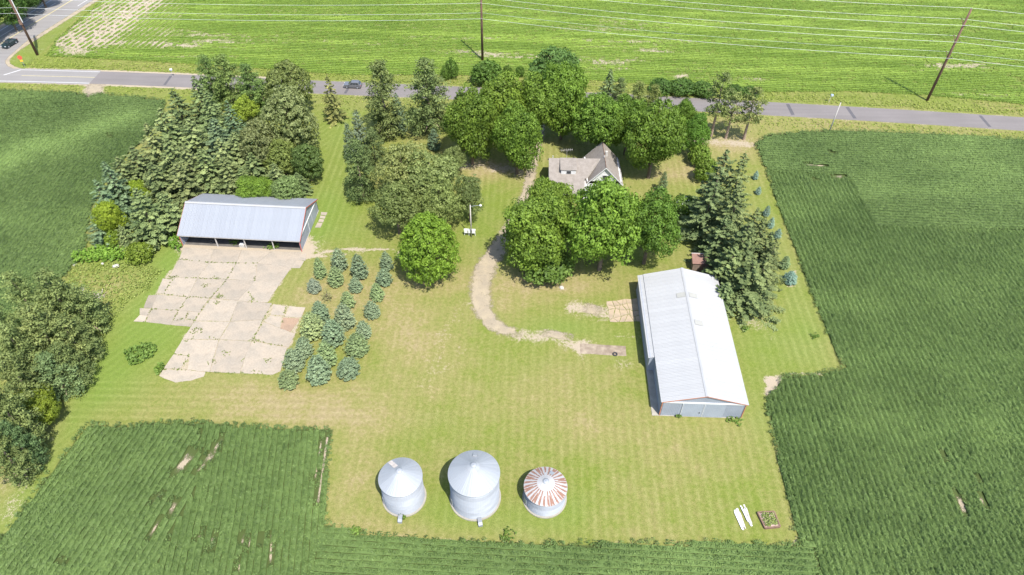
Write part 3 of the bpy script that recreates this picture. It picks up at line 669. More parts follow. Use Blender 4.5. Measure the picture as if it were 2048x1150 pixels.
narc_poly = GP([(112, 92), (150, 97), (330, 97), (460, -160), (330, -160), (245, -40), (205, 0), (150, 48), (112, 80)])
def narc(X, Y): return inpoly(X, Y, narc_poly)
thN = ang((150, 92), (290, 0))
ntone = lambda X, Y: .5*np.clip((fbm(X*.06, Y, 1.6, 71)-.45)*2.6, 0, 1)-.15+.3*(fbm(X, Y, 30, 73)-.4)
crop('young_crop_field', [(R(-3.2), lambda X, Y: ~narc(X, Y), .75)], north_poly, 'bright green young crop with thin sandy streaks beyond the road', .3, 1.0, .5, 5, .46, .26, M['nsoy'], .8, drop=ndrop, tone=ntone, seed=23)
crop('young_crop_field', [(thN, narc, .4)], north_poly, 'patchy young crop in curving rows on sand beside the highway', .3, 1.75, .5, 5, .4, .28, M['nsoy'], .9, drop=lambda X, Y, r: r.random(len(X)) < np.clip(north_sand(X, Y)*.5-.1, 0, .4), tone=ntone, seed=24)

# ------------------------------------------------------------------ buildings
def panel_mesh(name, w, L, ribs, h, mat):
    """ribbed steel sheet: x across (0..w), y along slope (0..L), z up"""
    xs = [(0, 0)]
    for i in range(ribs):
        c = w*(i+.5)/ribs; rw = w/ribs
        xs += [(c-rw*.22, 0), (c-rw*.09, h), (c+rw*.09, h), (c+rw*.22, 0)]
    xs.append((w, 0)); k = len(xs)
    V = [(x, 0, z) for x, z in xs]+[(x, L, z) for x, z in xs]+[(0, 0, -.03), (w, 0, -.03), (w, L, -.03), (0, L, -.03)]
    F = [[i, i+1, k+i+1, k+i] for i in range(k-1)]+[[2*k+3, 2*k+2, 2*k+1, 2*k], [0, 2*k, 2*k+1, k-1][::-1], [k, 2*k-1, 2*k+2, 2*k+3][::-1]]
    me = bpy.data.meshes.new(name); me.from_pydata(V, [], F); me.update(); me.materials.append(mat); return me
def white_barn():
    W, L, E, H = 13.2, 28.7, 4.0, 5.85
    t = thing('machine_barn', 'long white ribbed-roof machine barn with blue-grey walls, right of the lawn', 'barn', (31.25, 79.35, 0), R(-1.4))
    hw, hl = W/2, L/2
    MB().box(-hw, -hw+.15, -hl, hl, 0, E).build('wall', M['siding'], t)
    MB().box(hw-.15, hw, -hl, hl, 0, E).build('wall', M['siding'], t)
    for y, s in ((-hl, 1), (hl, -1)):
        MB().extr([(-hw, y, 0), (hw, y, 0), (hw, y, E), (0, y, H), (-hw, y, E)], (0, s*.15, 0)).build('gable_wall', M['siding'], t, fix=True)
    # bump-out along the west side
    MB().box(-hw-1.1, -hw-.002, -5.2, hl, 0, 3.62).build('bump_out', M['siding'], t)
    sl = math.hypot(hw, H-E); a = math.atan2(H-E, hw); ov = .35
    n = 32; pw = (L+.5)/n
    sky_ = {(0, 14), (1, 14), (0, 15), (1, 15), (1, 22), (1, 23)}
    for side in (0, 1):
        roof = MB().extr([(0, -hl-.2, H-.05), (0, hl+.2, H-.05), ((hw+.25)*(1 if side else -1), hl+.2, E-.05-.09), ((hw+.25)*(1 if side else -1), -hl-.2, E-.05-.09)], (0, 0, -.05)).build('roof', M['white_roof'], t, fix=True)
        me = panel_mesh('roof_panel', pw-.012, sl+ov, 3, .042, M['white_roof'])
        for i in range(n):
            o = link('roof_panel', me, roof)
            # x local -> along -/+Y, y local -> up the slope
            if side: X = Vector((0, 1, 0)); Yv = Vector((-math.cos(a), 0, math.sin(a))); org = Vector((hw, -hl-.25+i*pw, E))-Yv*ov
            else: X = Vector((0, -1, 0)); Yv = Vector((math.cos(a), 0, math.sin(a))); org = Vector((-hw, -hl-.25+(i+1)*pw, E))-Yv*ov
            Zv = X.cross(Yv); mm = Matrix((X, Yv, Zv)).transposed().to_4x4(); mm.translation = org+Zv*.03; o.matrix_local = mm
    # fibreglass daylight strips just below the ridge
    for side, y in ((-1, hl-6.6), (1, hl-6.6), (1, hl-13.2)):
        ca, sa = math.cos(a), math.sin(a); P = []
        for u in (.35, 1.9):
            for v in (-.55, .55): P.append((side*u*ca, y+v, H-u*sa+.10))
        MB().extr([P[0], P[1], P[3], P[2]], (0, 0, .03)).build('skylight', M['skylight'], t, fix=True)
    for s in (-1, 1):
        MB().extr([(0, -hl-.28, H+.1), (s*.28, -hl-.28, H+.02), (s*.28, hl+.28, H+.02), (0, hl+.28, H+.1)], (0, 0, .02)).build('ridge_cap', M['white_roof'], t, fix=True)
    # roof carried down over the bump-out
    me = panel_mesh('roof_panel', .9, 1.5, 3, .042, M['white_roof'])
    for i in range(22):
        o = link('roof_panel', me, t); Yv = Vector((math.cos(a), 0, math.sin(a))); X = Vector((0, -1, 0)); Zv = X.cross(Yv)
        mm = Matrix((X, Yv, Zv)).transposed().to_4x4(); mm.translation = Vector((-hw-1.35, -5.3+(i+1)*.907, E-.36-.16))+Zv*.02; o.matrix_local = mm
    # south gable: header track, sliding doors, ribs, corner trim
    y = -hl
    MB().box(-hw-.02, hw+.02, y-.14, y-.002, E-.38, E-.12).build('door_track', M['white'], t)
    for x0, x1 in ((-3.35, .1), (.14, 3.5)):
        d = MB().box(x0, x1, y-.1, y-.02, .12, E-.42).build('sliding_door', M['door_steel'], t)
        rb = MB()
        for k in range(12):
            xx = x0+(k+.5)*(x1-x0)/12; rb.box(xx-.03, xx+.03, y-.125, y-.101, .14, E-.44)
        rb.build('door_ribs', M['door_steel'], d)
        MB().box(x0, x0+.07, y-.13, y-.101, .12, E-.43).build('edge_trim', M['white'], d)
    MB().box(-.45, -.3, y-.17, y-.127, 1.1, 1.35).build('door_handle', M['tyre'], t)
    rb = MB()
    for s in (-1, 1):
        for k in range(11):
            xx = s*(3.75+k*.26); rb.box(xx-.03, xx+.03, y-.03, y-.001, .1, E-.4)
        MB().box(*sorted((s*(hw-.02), s*(hw+.08))), y-.09, y+.16, 0, E-.15).build('corner_trim', M['rust_trim'], t)
    for k in range(-20, 21):
        xx = k*.31; top = H-(H-E)*abs(xx)/hw-.2
        if top > E: rb.box(xx-.03, xx+.03, y-.03, y-.001, E-.1, top)
    for s in (-1, 1):      # rakes
        MB().extr([(0, y-.22, H-.02), (0, y-.22, H-.14), (s*(hw+.2), y-.22, E-.22), (s*(hw+.2), y-.22, E-.10)], (0, -.04, 0)).build('rake_trim', M['rust_trim'], t, fix=True)
    for k in range(16):      # west wall ribs
        yy = -hl+.5+k*.56; rb.box(-hw-.03, -hw-.001, yy-.03, yy+.03, .1, E-.2)
    rb.build('siding_ribs', M['siding'], t)
    MB().box(-hw-1.2, hw+.1, -hl-.12, hl+.1, -.1, .1).build('footing', M['concrete'], t)
white_barn()

def grey_shed():
    L, W, E, H = 24.4, 13.1, 3.0, 6.0
    t = thing('open_shed', 'grey metal-roofed open-front shed with red trim behind the concrete yard', 'shed', (-54.35, 110.65, 0), R(-3.05))
    hl, hw = L/2, W/2; a = math.atan2(H-E, hw); sl = math.hypot(hw, H-E); ov = .3
    MB().box(-hl, hl, hw-.15, hw, 0, E).build('back_wall', M['siding'], t)
    for x, s in ((-hl, 1), (hl, -1)):
        MB().extr([(x, -hw, 0), (x, hw, 0), (x, hw, E), (x, 0, H), (x, -hw, E)], (s*.12, 0, 0)).build('gable_wall', M['siding'], t, fix=True)
    MB().box(-hl+.2, hl-.2, -hw+.3, hw-.2, .01, .03).build('earth_floor', M['inner'], t)
    n = 27; pw = (L+.5)/n
    for side in (-1, 1):
        roof = MB().extr([(-hl-.2, 0, H-.05), (hl+.2, 0, H-.05), (hl+.2, side*(hw+.2), E-.14), (-hl-.2, side*(hw+.2), E-.14)], (0, 0, -.06)).build('roof', M['grey_roof'], t, fix=True)
        me = panel_mesh('roof_panel', pw-.012, sl+ov, 3, .03, M['grey_roof'])
        for i in range(n):
            o = link('roof_panel', me, roof)
            if side < 0: X = Vector((1, 0, 0)); Yv = Vector((0, math.cos(a), math.sin(a))); org = Vector((-hl-.25+i*pw, -hw, E))-Yv*ov
            else: X = Vector((-1, 0, 0)); Yv = Vector((0, -math.cos(a), math.sin(a))); org = Vector((-hl-.25+(i+1)*pw, hw, E))-Yv*ov
            Zv = X.cross(Yv); mm = Matrix((X, Yv, Zv)).transposed().to_4x4(); mm.translation = org+Zv*.03; o.matrix_local = mm
    for s in (-1, 1):
        MB().extr([(-hl-.26, 0, H+.1), (hl+.26, 0, H+.1), (hl+.26, s*.35, H-.02), (-hl-.26, s*.35, H-.02)], (0, 0, .03)).build('ridge_cap', M['white_roof'], t, fix=True)
        for x in (-hl-.3, hl+.26):
            MB().extr([(x, 0, H+.02), (x, 0, H-.15), (x, s*(hw+.25), E-.28), (x, s*(hw+.25), E-.1)], (.06, 0, 0)).build('rake_trim', M['red_trim'], t, fix=True)
    MB().box(-hl-.2, hl+.2, -hw-.26, -hw-.21, E-.32, E-.16).build('eave_beam', M['grey_pole'], t)
    for k in range(1, 4):
        x = -hl+L*(.295, .535, .77)[k-1]; MB().box(x-.09, x+.09, -hw+.02, -hw+.2, 0, E-.1).build('post', M['grey_pole'], t)
    for x in (-hl-.1, hl-.02):
        MB().box(x, x+.13, -hw-.1, -hw-.01, 0, E-.2).build('corner_trim', M['red_trim'], t)
    for k in range(13):    # trusses across the open bay, seen from under the eave
        x = -hl+(k+.5)*L/13
        MB().box(x-.05, x+.05, -hw+.2, hw-.2, E-.35, E-.2).build('truss', M['deadwood'], t)
    # east gable: sliding door, track and ribs
    x = hl
    MB().box(x+.03, x+.16, -hw+1.6, hw-.4, E-.12, E+.14).build('door_track', M['white'], t)
    MB().box(x+.02, x+.09, -.6, 4.6, .08, E-.14).build('sliding_door', M['door_steel'], t)
    MB().box(x+.091, x+.14, -.62, -.45, .08, E-.15).build('door_edge', M['white'], t)
    MB().box(x+.02, x+.1, 2.0, 2.1, .08, E-.15).build('door_edge', M['white'], t)
    rb = MB()
    for k in range(16):
        yy = -hw+.4+k*.34
        rb.box(x+.001, x+.03, yy-.03, yy+.03, .05, E-.2+max(0, (hw-abs(yy))*(H-E)/hw-.2)*.95)
    rb.build('siding_ribs', M['siding'], t)
    MB().box(x-.1, x+.06, -hw-.02, hw, -.05, .06).build('base_board', M['deadwood'], t)
grey_shed()

def house():
    t = thing('farm_house', 'cream farmhouse with tan shingled L-shaped roof and shed dormer among maples', 'house', (15.8, 126.5, 0))
    o = np.array([15.8, 126.5, 0]); q = lambda x, y, z: (x-o[0], y-o[1], z)
    x0, x1, y0, y1, E, H = 16.05, 23.65, 123.6, 132.7, 3.1, 7.25; xm = (x0+x1)/2
    WX0, WX1, WY0, WY1, WR, WH, WE = 8.0, 15.45, 120.1, 132.0, 127.85, 6.35, 3.0
    MB().box(*[v-o[0] for v in (x0, x1)], *[v-o[1] for v in (y0, y1)], 0, E+.4).build('wall', M['white'], t)
    MB().box(*[v-o[0] for v in (WX0, x0-.01)], *[v-o[1] for v in (WY0+.5, WY1-.4)], 0, WE).build('wing_wall', M['white'], t)
    MB().extr([q(WX0, WY0+.5, WE), q(WX0, WY1-.4, WE), q(WX0, WR, WH-.15)], (.15, 0, 0)).build('gable_wall', M['white'], t, fix=True)
    for y, s in ((y0, 1), (y1, -1)):
        g = MB().extr([q(x0, y, E-.2), q(x1, y, E-.2), q(xm, y, H-.15)], (0, s*.15, 0)).build('gable_wall', M['white'], t, fix=True)
        if s == 1:
            w = MB().box(xm-.5-o[0], xm+.5-o[0], y-.08-o[1], y-.002-o[1], 3.9, 5.2).build('window', M['white'], g)
            MB().box(xm-.4-o[0], xm+.4-o[0], y-.1-o[1], y-.081-o[1], 4.0, 5.1).build('pane', M['glass'], w)
    ov = .35
    for s, xe in ((-1, x0-ov), (1, x1+ov)):      # main roof
        z = E-(H-E)*ov/(xm-x0)
        MB().extr([q(xm, y0-.4, H), q(xm, y1+.4, H), q(xe, y1+.4, z), q(xe, y0-.4, z)], (0, 0, .14)).build('roof_slope', M['shingle'], t, fix=True)
        MB().extr([q(xe+s*.01, y0-.4, z-.12), q(xe+s*.01, y1+.4, z-.12), q(xe+s*.01, y1+.4, z+.12), q(xe+s*.01, y0-.4, z+.12)], (s*.04, 0, 0)).build('eave_trim', M['white'], t, fix=True)
        for y in (y0-.46, y1+.41):
            MB().extr([q(xm, y, H+.12), q(xm, y, H-.12), q(xe, y, z-.12), q(xe, y, z+.12)], (0, .05, 0)).build('rake_trim', M['white'], t, fix=True)
    # wing roof, running under the main roof
    ins = (WH-E)/(H-E)*(xm-x0)
    MB().extr([q(WX0-.3, WR, WH), q(x0+ins, WR, WH), q(x0-.2, WR-4.6, WE+(WH-WE)*(WR-4.6-WY0)/(WR-WY0)), q(WX1, WR-4.6, WE+(WH-WE)*(WR-4.6-WY0)/(WR-WY0)), q(WX1, WY0-.5, WE-.2), q(WX0-.3, WY0-.5, WE-.2)], (0, 0, .12)).build('wing_roof', M['shingle'], t, fix=True)
    MB().extr([q(WX0-.3, WR, WH), q(x0+ins, WR, WH), q(x0, WY1, WE), q(WX0-.3, WY1, WE)], (0, 0, .115)).build('wing_roof', M['shingle'], t, fix=True)
    MB().box(WX0-.3-o[0], WX1-o[0], WY0-.56-o[1], WY0-.51-o[1], WE-.3, WE-.06).build('eave_trim', M['white'], t)
    MB().extr([q(x0+ins, WR-.1, WH+.13), q(x0+ins+.15, WR-.25, WH+.2), q(x0-.1, 124.3, E+.15), q(x0-.3, 124.4, E+.1)], (0, 0, .05)).build('valley_flashing', M['stone'], t, fix=True)
    # shed dormer
    dx0, dx1, dy = 10.15, 13.75, 124.1; zr = lambda y: WE+(WH-WE)*(y-WY0)/(WR-WY0)
    zf = zr(dy)+1.2
    MB().box(dx0+.2-o[0], dx1-.2-o[0], dy+.06-o[1], dy+.2-o[1], zr(dy)-.3, zf-.02).build('dormer_wall', M['white'], t)
    for xx in (dx0+.2, dx1-.32):
        MB().extr([q(xx, dy+.21, zr(dy+.3)-.2), q(xx, dy+.21, zf), q(xx, WR-.3, WH-.1), q(xx, WR-.3, WH-.4)], (.12, 0, 0)).build('dormer_cheek', M['white'], t, fix=True)
    MB().extr([q(dx0, dy-.06, zf), q(dx1, dy-.06, zf), q(dx1, WR+.02, WH+.13), q(dx0, WR+.02, WH+.13)], (0, 0, .1)).build('dormer_roof', M['shingle'], t, fix=True)
    w = MB().box(11.45-o[0], 12.55-o[0], dy+.0-o[1], dy+.055-o[1], zr(dy)+.25, zf-.12).build('dormer_window', M['white'], t)
    MB().box(11.53-o[0], 12.47-o[0], dy-.03-o[1], dy-.002-o[1], zr(dy)+.33, zf-.18).build('pane', M['glass'], w)
    for (wx, wz, ww, wh) in ((9.6, 1.0, 1.0, 1.4), (13.2, 1.0, 1.4, 1.4)):
        w = MB().box(wx-o[0], wx+ww-o[0], WY0+.42-o[1], WY0+.498-o[1], wz, wz+wh).build('window', M['white'], t); MB().box(wx+.1-o[0], wx+ww-.1-o[0], WY0+.4-o[1], WY0+.419-o[1], wz+.1, wz+wh-.1).build('pane', M['glass'], w)
    # ridge furniture
    MB().box(xm+.25-o[0], xm+.75-o[0], 128.2-o[1], 128.7-o[1], H-.8, H+.75).build('chimney', M['stone'], t)
    MB().tube(q(xm-.1, 127, H-.2), q(xm-.1, 127, H+.6), .07).build('vent_pipe', M['white'], t)
    MB().tube(q(xm, 125, H), q(xm, 125, H+.5), .06).build('vent_pipe', M['board'], t)
    MB().tube(q(8.6, WR, WH), q(8.6, WR, WH+.75), .07).build('vent_pipe', M['white'], t)
    a = MB().tube(q(11.6, WR, WH), q(11.6, WR, WH+2.2), .03); a.tube(q(10.2, WR, WH+2.15), q(12.8, WR, WH+2.35), .025)
    for k in range(7): xx = 10.3+k*.4; a.tube(q(xx, WR-.5, WH+2.2+.03*k), q(xx, WR+.5, WH+2.2+.03*k), .015)
    a.build('antenna', M['grey_pole'], t)
    MB().tube(q(xm, y0-.4, H+.15), q(xm, y1+.4, H+.15), .07, .07, 6).build('ridge_cap', M['board'], t)
house()

def garden_shed():
    c = at(1404, 531, 1.2)
    t = thing('garden_shed', 'small red-brown roofed garden shed between barn and spruces', 'shed', (c[0], c[1]+.6, 0), R(-2))
    MB().box(-1.85, 1.85, -1.0, 1.0, 0, 2.0).build('wall', M['brownwall'], t)
    MB().extr([(-2.05, -1.15, 2.0), (2.05, -1.15, 2.0), (2.05, 1.1, 2.7), (-2.05, 1.1, 2.7)], (0, 0, .1)).build('roof', M['brown_roof'], t, fix=True)
    MB().box(-2.1, 2.1, 1.05, 1.2, 2.62, 2.85).build('back_trim', M['deadwood'], t)
    d = MB().box(-.5, .5, -1.06, -1.001, .05, 1.85).build('door', M['board'], t); MB().box(.3, .36, -1.1, -1.061, .9, 1.0).build('handle', M['tyre'], d)
garden_shed()

# ------------------------------------------------------------------ grain bins
def bin_(label, cx, cy, Rr, hw, hr, np_, roofmats, ringmat, rust=False, ladder=None, hatch=None, chute=None):
    t = thing('grain_bin', label, 'grain bin', (cx, cy, 0), 0, 'round metal grain bins in a row on the lawn')
    MB().lathe([(Rr-.2, -.05), (Rr+.2, -.05), (Rr+.2, .2), (Rr-.2, .2)], 56).build('foundation', M['concrete'], t)
    nr = max(2, int(round(hw/.82))); rh = (hw-.18)/nr
    prof = []; kk = 10
    for i in range(kk*2+1):
        z = i/(kk*2)*rh; prof.append((Rr-.05-.02*math.cos(i*math.pi)+(.012 if i in (0, kk*2) else 0), z))
    me = MB().lathe(prof, 64).mesh('wall_ring', ringmat)
    for i in range(nr): link('wall_ring', me, t, (0, 0, .18+i*rh), (0, 0, i*.3))
    MB().lathe([(Rr+.06, hw-.06), (Rr+.09, hw-.06), (Rr+.09, hw+.03), (Rr+.02, hw+.05)], 64).build('eave_ring', M['galv_roof'], t)
    r0 = .36; z0 = hw+.04; z1 = hw+hr; roof = MB().lathe([(Rr+.05, z0-.03), (r0, z1-.05)], 64).build('roof', M['galv'], t)
    dt = 2*math.pi/np_; e = .02; V = []; F = []; mi = []
    rad = [Rr+.08, Rr*.8, Rr*.6, Rr*.42, r0]
    zz = lambda r: z0+(z1-z0)*(Rr+.08-r)/(Rr+.08-r0)
    angs = [0, .02, .04, .5, 1.0]
    for r in rad:
        for j, f in enumerate(angs):
            th = dt*f; h = (.03 if j in (1,) else 0.0)+(.012 if j == 3 else 0)
            if j == 1: th = dt*0+.025/r*2
            if j == 2: th = .05/r*2
            V.append((r*math.cos(th), r*math.sin(th), zz(r)+h))
    k = len(angs)
    for i in range(len(rad)-1):
        for j in range(k-1):
            F.append([i*k+j, i*k+j+1, i*k+k+j+1, i*k+k+j]); mi.append(1 if (rust and j == 3 and i < 3) else 0)
    V = np.array(V); mes = [np_mesh('roof_panel', V, F, roofmats, midx=mi)]
    if rust:
        alt = [[1 if (j == 3 and i < 2) else 0 for i in range(len(rad)-1) for j in range(k-1)], [1 if (j >= 2 and i < 2 or j == 3 and i == 2) else 0 for i in range(len(rad)-1) for j in range(k-1)], [1 if j == 2 and i < 3 else 0 for i in range(len(rad)-1) for j in range(k-1)]]
        mes += [np_mesh('roof_panel', V, F, roofmats, midx=a_) for a_ in alt]
    for i in range(np_): link('roof_panel', mes[0] if not rust else mes[(0, 2, 0, 0, 2, 0, 1, 0, 2, 0, 0, 2, 0)[i % 13]], roof, None, (0, 0, i*dt))
    MB().lathe([(r0+.1, z1-.07), (r0+.1, z1+.05), (r0*.7, z1+.13), (.01, z1+.16)], 28).build('roof_cap', M['galv_roof'], t, True)
    MB().tube((0, 0, z1+.14), (0, 0, z1+.22), .12, .08, 12).build('cap_vent', M['galv'], t)
    def onroof(th, r, up=0): return (r*math.cos(th), r*math.sin(th), zz(r)+up)
    if ladder is not None:
        ld = MB()
        n = 8
        for i in range(n+1):
            r = Rr*.93-(Rr*.6)*i/n; p = np.array(onroof(ladder, r, .12)); tn = np.array([-math.sin(ladder), math.cos(ladder), 0])
            ld.tube(p-tn*.32, p+tn*.32, .045, .045, 6)
        ld.build('roof_ladder', M['deadwood'], t)
    if hatch is not None:
        p = onroof(hatch, Rr*.62, .05); b = MB().box(-.34, .34, -.3, .3, 0, .14).build('hatch', M['galv_roof'], t); b.location = p; b.rotation_euler = (0, math.atan2(z1-z0, Rr), hatch); 
    if chute is not None:
        cxx, cyy = math.cos(chute), math.sin(chute)
        b = MB().box(-.05, .75, -.3, .3, .1, .75).extr([(.75, -.3, .1), (.75, .3, .1), (.75, .3, .75), (.75, -.3, .75)], (.35, 0, -.25)).build('fan_housing', M['galv'], t, fix=True)
        b.location = (cxx*(Rr+.02), cyy*(Rr+.02), 0); b.rotation_euler = (0, 0, chute)
    MB().box(Rr-.09, Rr+.05, -.4, .4, .4, 1.9).build('door', M['galv'], t).rotation_euler = (0, 0, R(200))
bin_('medium grain bin with plain grey roof and ladder rungs, left of the three', -15.48, 50.15, 3.05, 5.75, 1.75, 26, [M['galv_roof'], M['rust']], M['galv'], ladder=R(128), chute=R(-92))
bin_('largest and tallest grain bin, plain grey cone roof, middle of the three', -5.0, 50.25, 3.6, 6.95, 2.2, 30, [M['galv_roof'], M['rust']], M['galv'], hatch=R(88), chute=R(-78))
bin_('low grain bin with rust and white striped cone roof', 5.25, 50.3, 3.08, 3.4, 1.45, 27, [M['bin_white'], M['rust']], M['galv'], rust=True, hatch=R(62))

# ------------------------------------------------------------------ power line
def line():
    bases = [np.array([*G(75, 110), 0]), np.array([*G(965, 120), 0]), np.array([*G(1854, 201), 0])]
    d = (bases[2]-bases[1]); nxt = bases[2]+d*.98; prv = bases[0]-(bases[1]-bases[0])*.98
    H = height_to(bases[2], 18)
    arms = [height_to(bases[2], y) for y in (52, 85, 117)]
    labels = ['tall dark wooden power pole at the road junction corner', 'tall dark wooden power pole behind the shrubs and maples', 'tall dark wooden power pole at far right with bracket arms visible']
    for b, lb in zip(bases, labels):
        t = thing('power_pole', lb, 'utility pole', b, 0, 'power poles along the road')
        MB().tube((0, 0, -.3), (0, 0, H), .36, .24, 12).build('pole', M['wood_pole'], t, True)
        MB().tube((0, 0, H), (0, 0, H+.25), .08, .06).build('top_pin', M['insul'], t)
        for h in arms:
            for s in (-1, 1):
                a = MB().tube((0, s*.2, h), (0, s*1.7, h+1.15), .09, .06, 6).build('bracket_arm', M['wood_pole'], t)
                MB().tube((0, s*1.7, h+1.15), (0, s*1.85, h+.95), .09, .09, 8).build('insulator', M['insul'], a)
        if lb.startswith('tall dark wooden power pole at the road'):
            MB().tube((.45, 0, 9.5), (.45, 0, H-3), .12).build('riser_pipe', M['white'], t)
            MB().box(-.3, .5, -.5, -.3, 9.0, 10.2).build('switch_box', M['board'], t)
    att = [(0, H+.25)]
    for h in arms[:]: att += [(1.85, h+.95), (-1.85, h+.95)]
    nm = ['topmost shield wire', 'upper far-side wire', 'upper near-side wire', 'middle far-side wire', 'middle near-side wire', 'lower far-side wire', 'lower near-side wire']
    P = [prv]+bases+[nxt]
    for (oy_, h), lb in zip(att, nm):
        w = MB(); pts = []
        for a, b in zip(P[:-1], P[1:]):
            for i in range(14):
                u = i/14; q = a*(1-u)+b*u; pts.append((q[0], q[1]+oy_, h-1.5*4*u*(1-u)*.8))
        pts.append((P[-1][0], P[-1][1]+oy_, h))
        for a, b in zip(pts[:-1], pts[1:]): w.tube(a, b, .024, .024, 5, False)
        tag(w.build('power_line', M['wire']), lb+' of the power line along the road', 'wire', 'power line wires')
line()
def small_things():
    b = at(1658, 264); h = height_to(b, 205)
    t = thing('wood_post', 'pale leaning bare pole beside the right soybean field', 'pole', b); MB().tube((0, 0, -.2), (.12, 0, h), .15, .09, 10).build('pole', M['grey_pole'], t, True); MB().tube((.12, 0, h), (.12, 0, h+.15), .05).build('top_pin', M['insul'], t)
    # yard light and meter cabinets
    b = at(943, 474); h = height_to(b, 410)
    t = thing('yard_light', 'pale wooden yard light pole with lamp arm beside the feathery trees', 'light pole', b)
    MB().tube((0, 0, -.2), (0, 0, h), .14, .09, 10).build('pole', M['grey_pole'], t, True)
    MB().tube((0, 0, h-.4), (1.2, 0, h-.1), .04).tube((1.2, 0, h-.1), (1.9, 0, h-.1), .04).build('arm', M['galv'], t)
    MB().lathe([(.01, h+.12), (.2, h+.08), (.24, h-.05), (.16, h-.3), (.01, h-.34)], 14, (2.05, 0)).build('lamp_head', M['lampglass'], t, True)
    b = at(938, 471)
    t = thing('meter_cabinets', 'row of three white meter cabinets on posts at the yard light', 'cabinet', b, R(-3))
    for i in range(3):
        x = -.95+i*.8
        c = MB().box(x, x+.68, -.15, .2, .75, 1.5).extr([(x-.04, -.2, 1.5), (x+.72, -.2, 1.5), (x+.72, .24, 1.58), (x-.04, .24, 1.58)], (0, 0, .05)).build('cabinet', M['white'], t, fix=True)
        MB().box(x+.1, x+.58, -.17, -.151, .85, 1.35).build('cabinet_door', M['lampglass'], c)
    for x in (-.9, 0, 1.3):
        MB().box(x-.05, x+.05, 0, .1, 0, .749).build('post', M['white'], t)
    # mailboxes / signs by the road
    for (x, y, lb, hh) in ((345, 153, 'small white and blue sign on a post at the road edge, left', 1.9), (1657, 205, 'blue-grey mailbox on a bent post beside the road, right', 2.0)):
        b = at(x, y); t = thing('roadside_marker', lb, 'sign', b)
        MB().tube((0, 0, 0), (.05, 0, hh*.6), .05).tube((.05, 0, hh*.6), (.25, 0, hh), .05).build('post', M['grey_pole'], t)
        MB().box(-.05, .55, -.25, .25, hh-.1, hh+.35).build('box', M['sign_blue'] if x > 1000 else M['white'], t)
        MB().box(.0, .5, -.29, -.251, hh, hh+.2).build('plate', M['white'] if x > 1000 else M['sign_blue'], t)
    b = at(50, 133); t = thing('stop_sign', 'red octagonal sign with orange plate on a post at the junction', 'sign', b, R(12))
    MB().tube((0, 0, 0), (-.1, 0, 3.1), .05).build('post', M['galv'], t)
    o8 = [(.62*math.cos(math.pi/8+i*math.pi/4)-.1, -.07, 2.7+.62*math.sin(math.pi/8+i*math.pi/4)) for i in range(8)]
    MB().extr(o8, (0, -.04, 0)).build('sign_face', M['sign_red'], t, fix=True)
    MB().box(-.45, .3, -.11, -.07, 1.5, 2.0).build('warning_plate', M['sign_yel'], t)
    # tyre on the dirt patch
    b = at(1230, 709); MBt = MB(); prof = [(.33+.13*math.cos(a), .13+.12*math.sin(a)) for a in np.linspace(0, 2*math.pi, 11)]
    t = thing('old_tyre', 'old black tyre lying on the bare dirt patch', 'tyre', b); MBt.lathe(prof, 24).build('tread', M['tyre'], t, True)
    # things in the shed mouth
    b = at(425, 486); t = thing('old_tyre', 'dark tyre leaning at the left bay of the open shed', 'tyre', b, .3)
    o = MB().lathe(prof, 20).build('tread', M['tyre'], t, True); o.rotation_euler = (R(70), 0, 0); o.location = (0, 0, .45)
    b = at(486, 492); t = thing('crate', 'pale crate standing in front of the open shed', 'crate', b, -.1)
    MB().box(-.55, .55, -.45, .45, 0, .62).build('box', M['stone'], t); MB().box(-.4, .3, -.48, .2, .62, .78).build('lid', M['white'], t)
    # board pile
    c = at(1484, 1036); t = thing('board_pile', 'pile of long white boards lying in the grass near the bottom right corner', 'boards', c, R(100))
    r = np.random.default_rng(9)
    for i in range(14):
        L = r.uniform(1.3, 3.3); x = r.normal(0, .35); y = (-.9, -.6, .15, .5, .35, .75)[i % 6]+r.normal(0, .08); w = r.uniform(.14, .3)
        o = MB().box(-L/2, L/2, -w/2, w/2, 0, .06).build('board', M['white'] if i % 4 else M['stone'], t); o.location = (x-y*.35, y, .02+.065*(i//6)+.004*i); o.rotation_euler = (0, r.normal(0, .02), r.normal(0, .07))
    # raised bed
    c = at(1537, 1043); t = thing('raised_bed', 'weathered brown timber raised bed overgrown with weeds', 'raised bed', c, R(-8))
    a = [np.array(G(*p))-c[:2] for p in ((1514, 1027), (1547, 1025), (1559, 1055), (1529, 1058))]
    for p, q in zip(a, a[1:]+a[:1]):
        dd_ = q-p; n = np.array([-dd_[1], dd_[0]])/np.linalg.norm(dd_)*.09
        MB().prism([p-n, q-n, q+n, p+n] if np.cross(dd_, n) > 0 else [p+n, q+n, q-n, p-n], 0, .42+.02*rnd.random()).build('plank', M['board'], t, fix=True).rotation_euler = (0, 0, R(8))
    P = np.array(a)*.9; o = MB().prism(P if np.cross(P[1]-P[0], P[2]-P[1]) > 0 else P[::-1], .02, .3).build('soil', M['brush'], t); o.rotation_euler = (0, 0, R(8))
    n = 420; u, v = r.random(n), r.random(n); A_ = [np.array(q) for q in a]
    C = ((A_[0][None]*(1-u[:, None])+A_[1][None]*u[:, None])*(1-v[:, None])+(A_[3][None]*(1-u[:, None])+A_[2][None]*u[:, None])*v[:, None])*.85
    C = np.c_[C, .3+r.uniform(0, .45, n)]; V, F = leaves(C, np.array([0, 0, 1])+r.normal(0, .5, (n, 3)), r.uniform(.12, .3, n), .6, r)
    o = link('bed_weeds', np_mesh('bed_weeds', V, F, M['weed'], fattr={'v': r.random(n)}), t); o.rotation_euler = (0, 0, R(8)); o['kind'] = 'stuff'
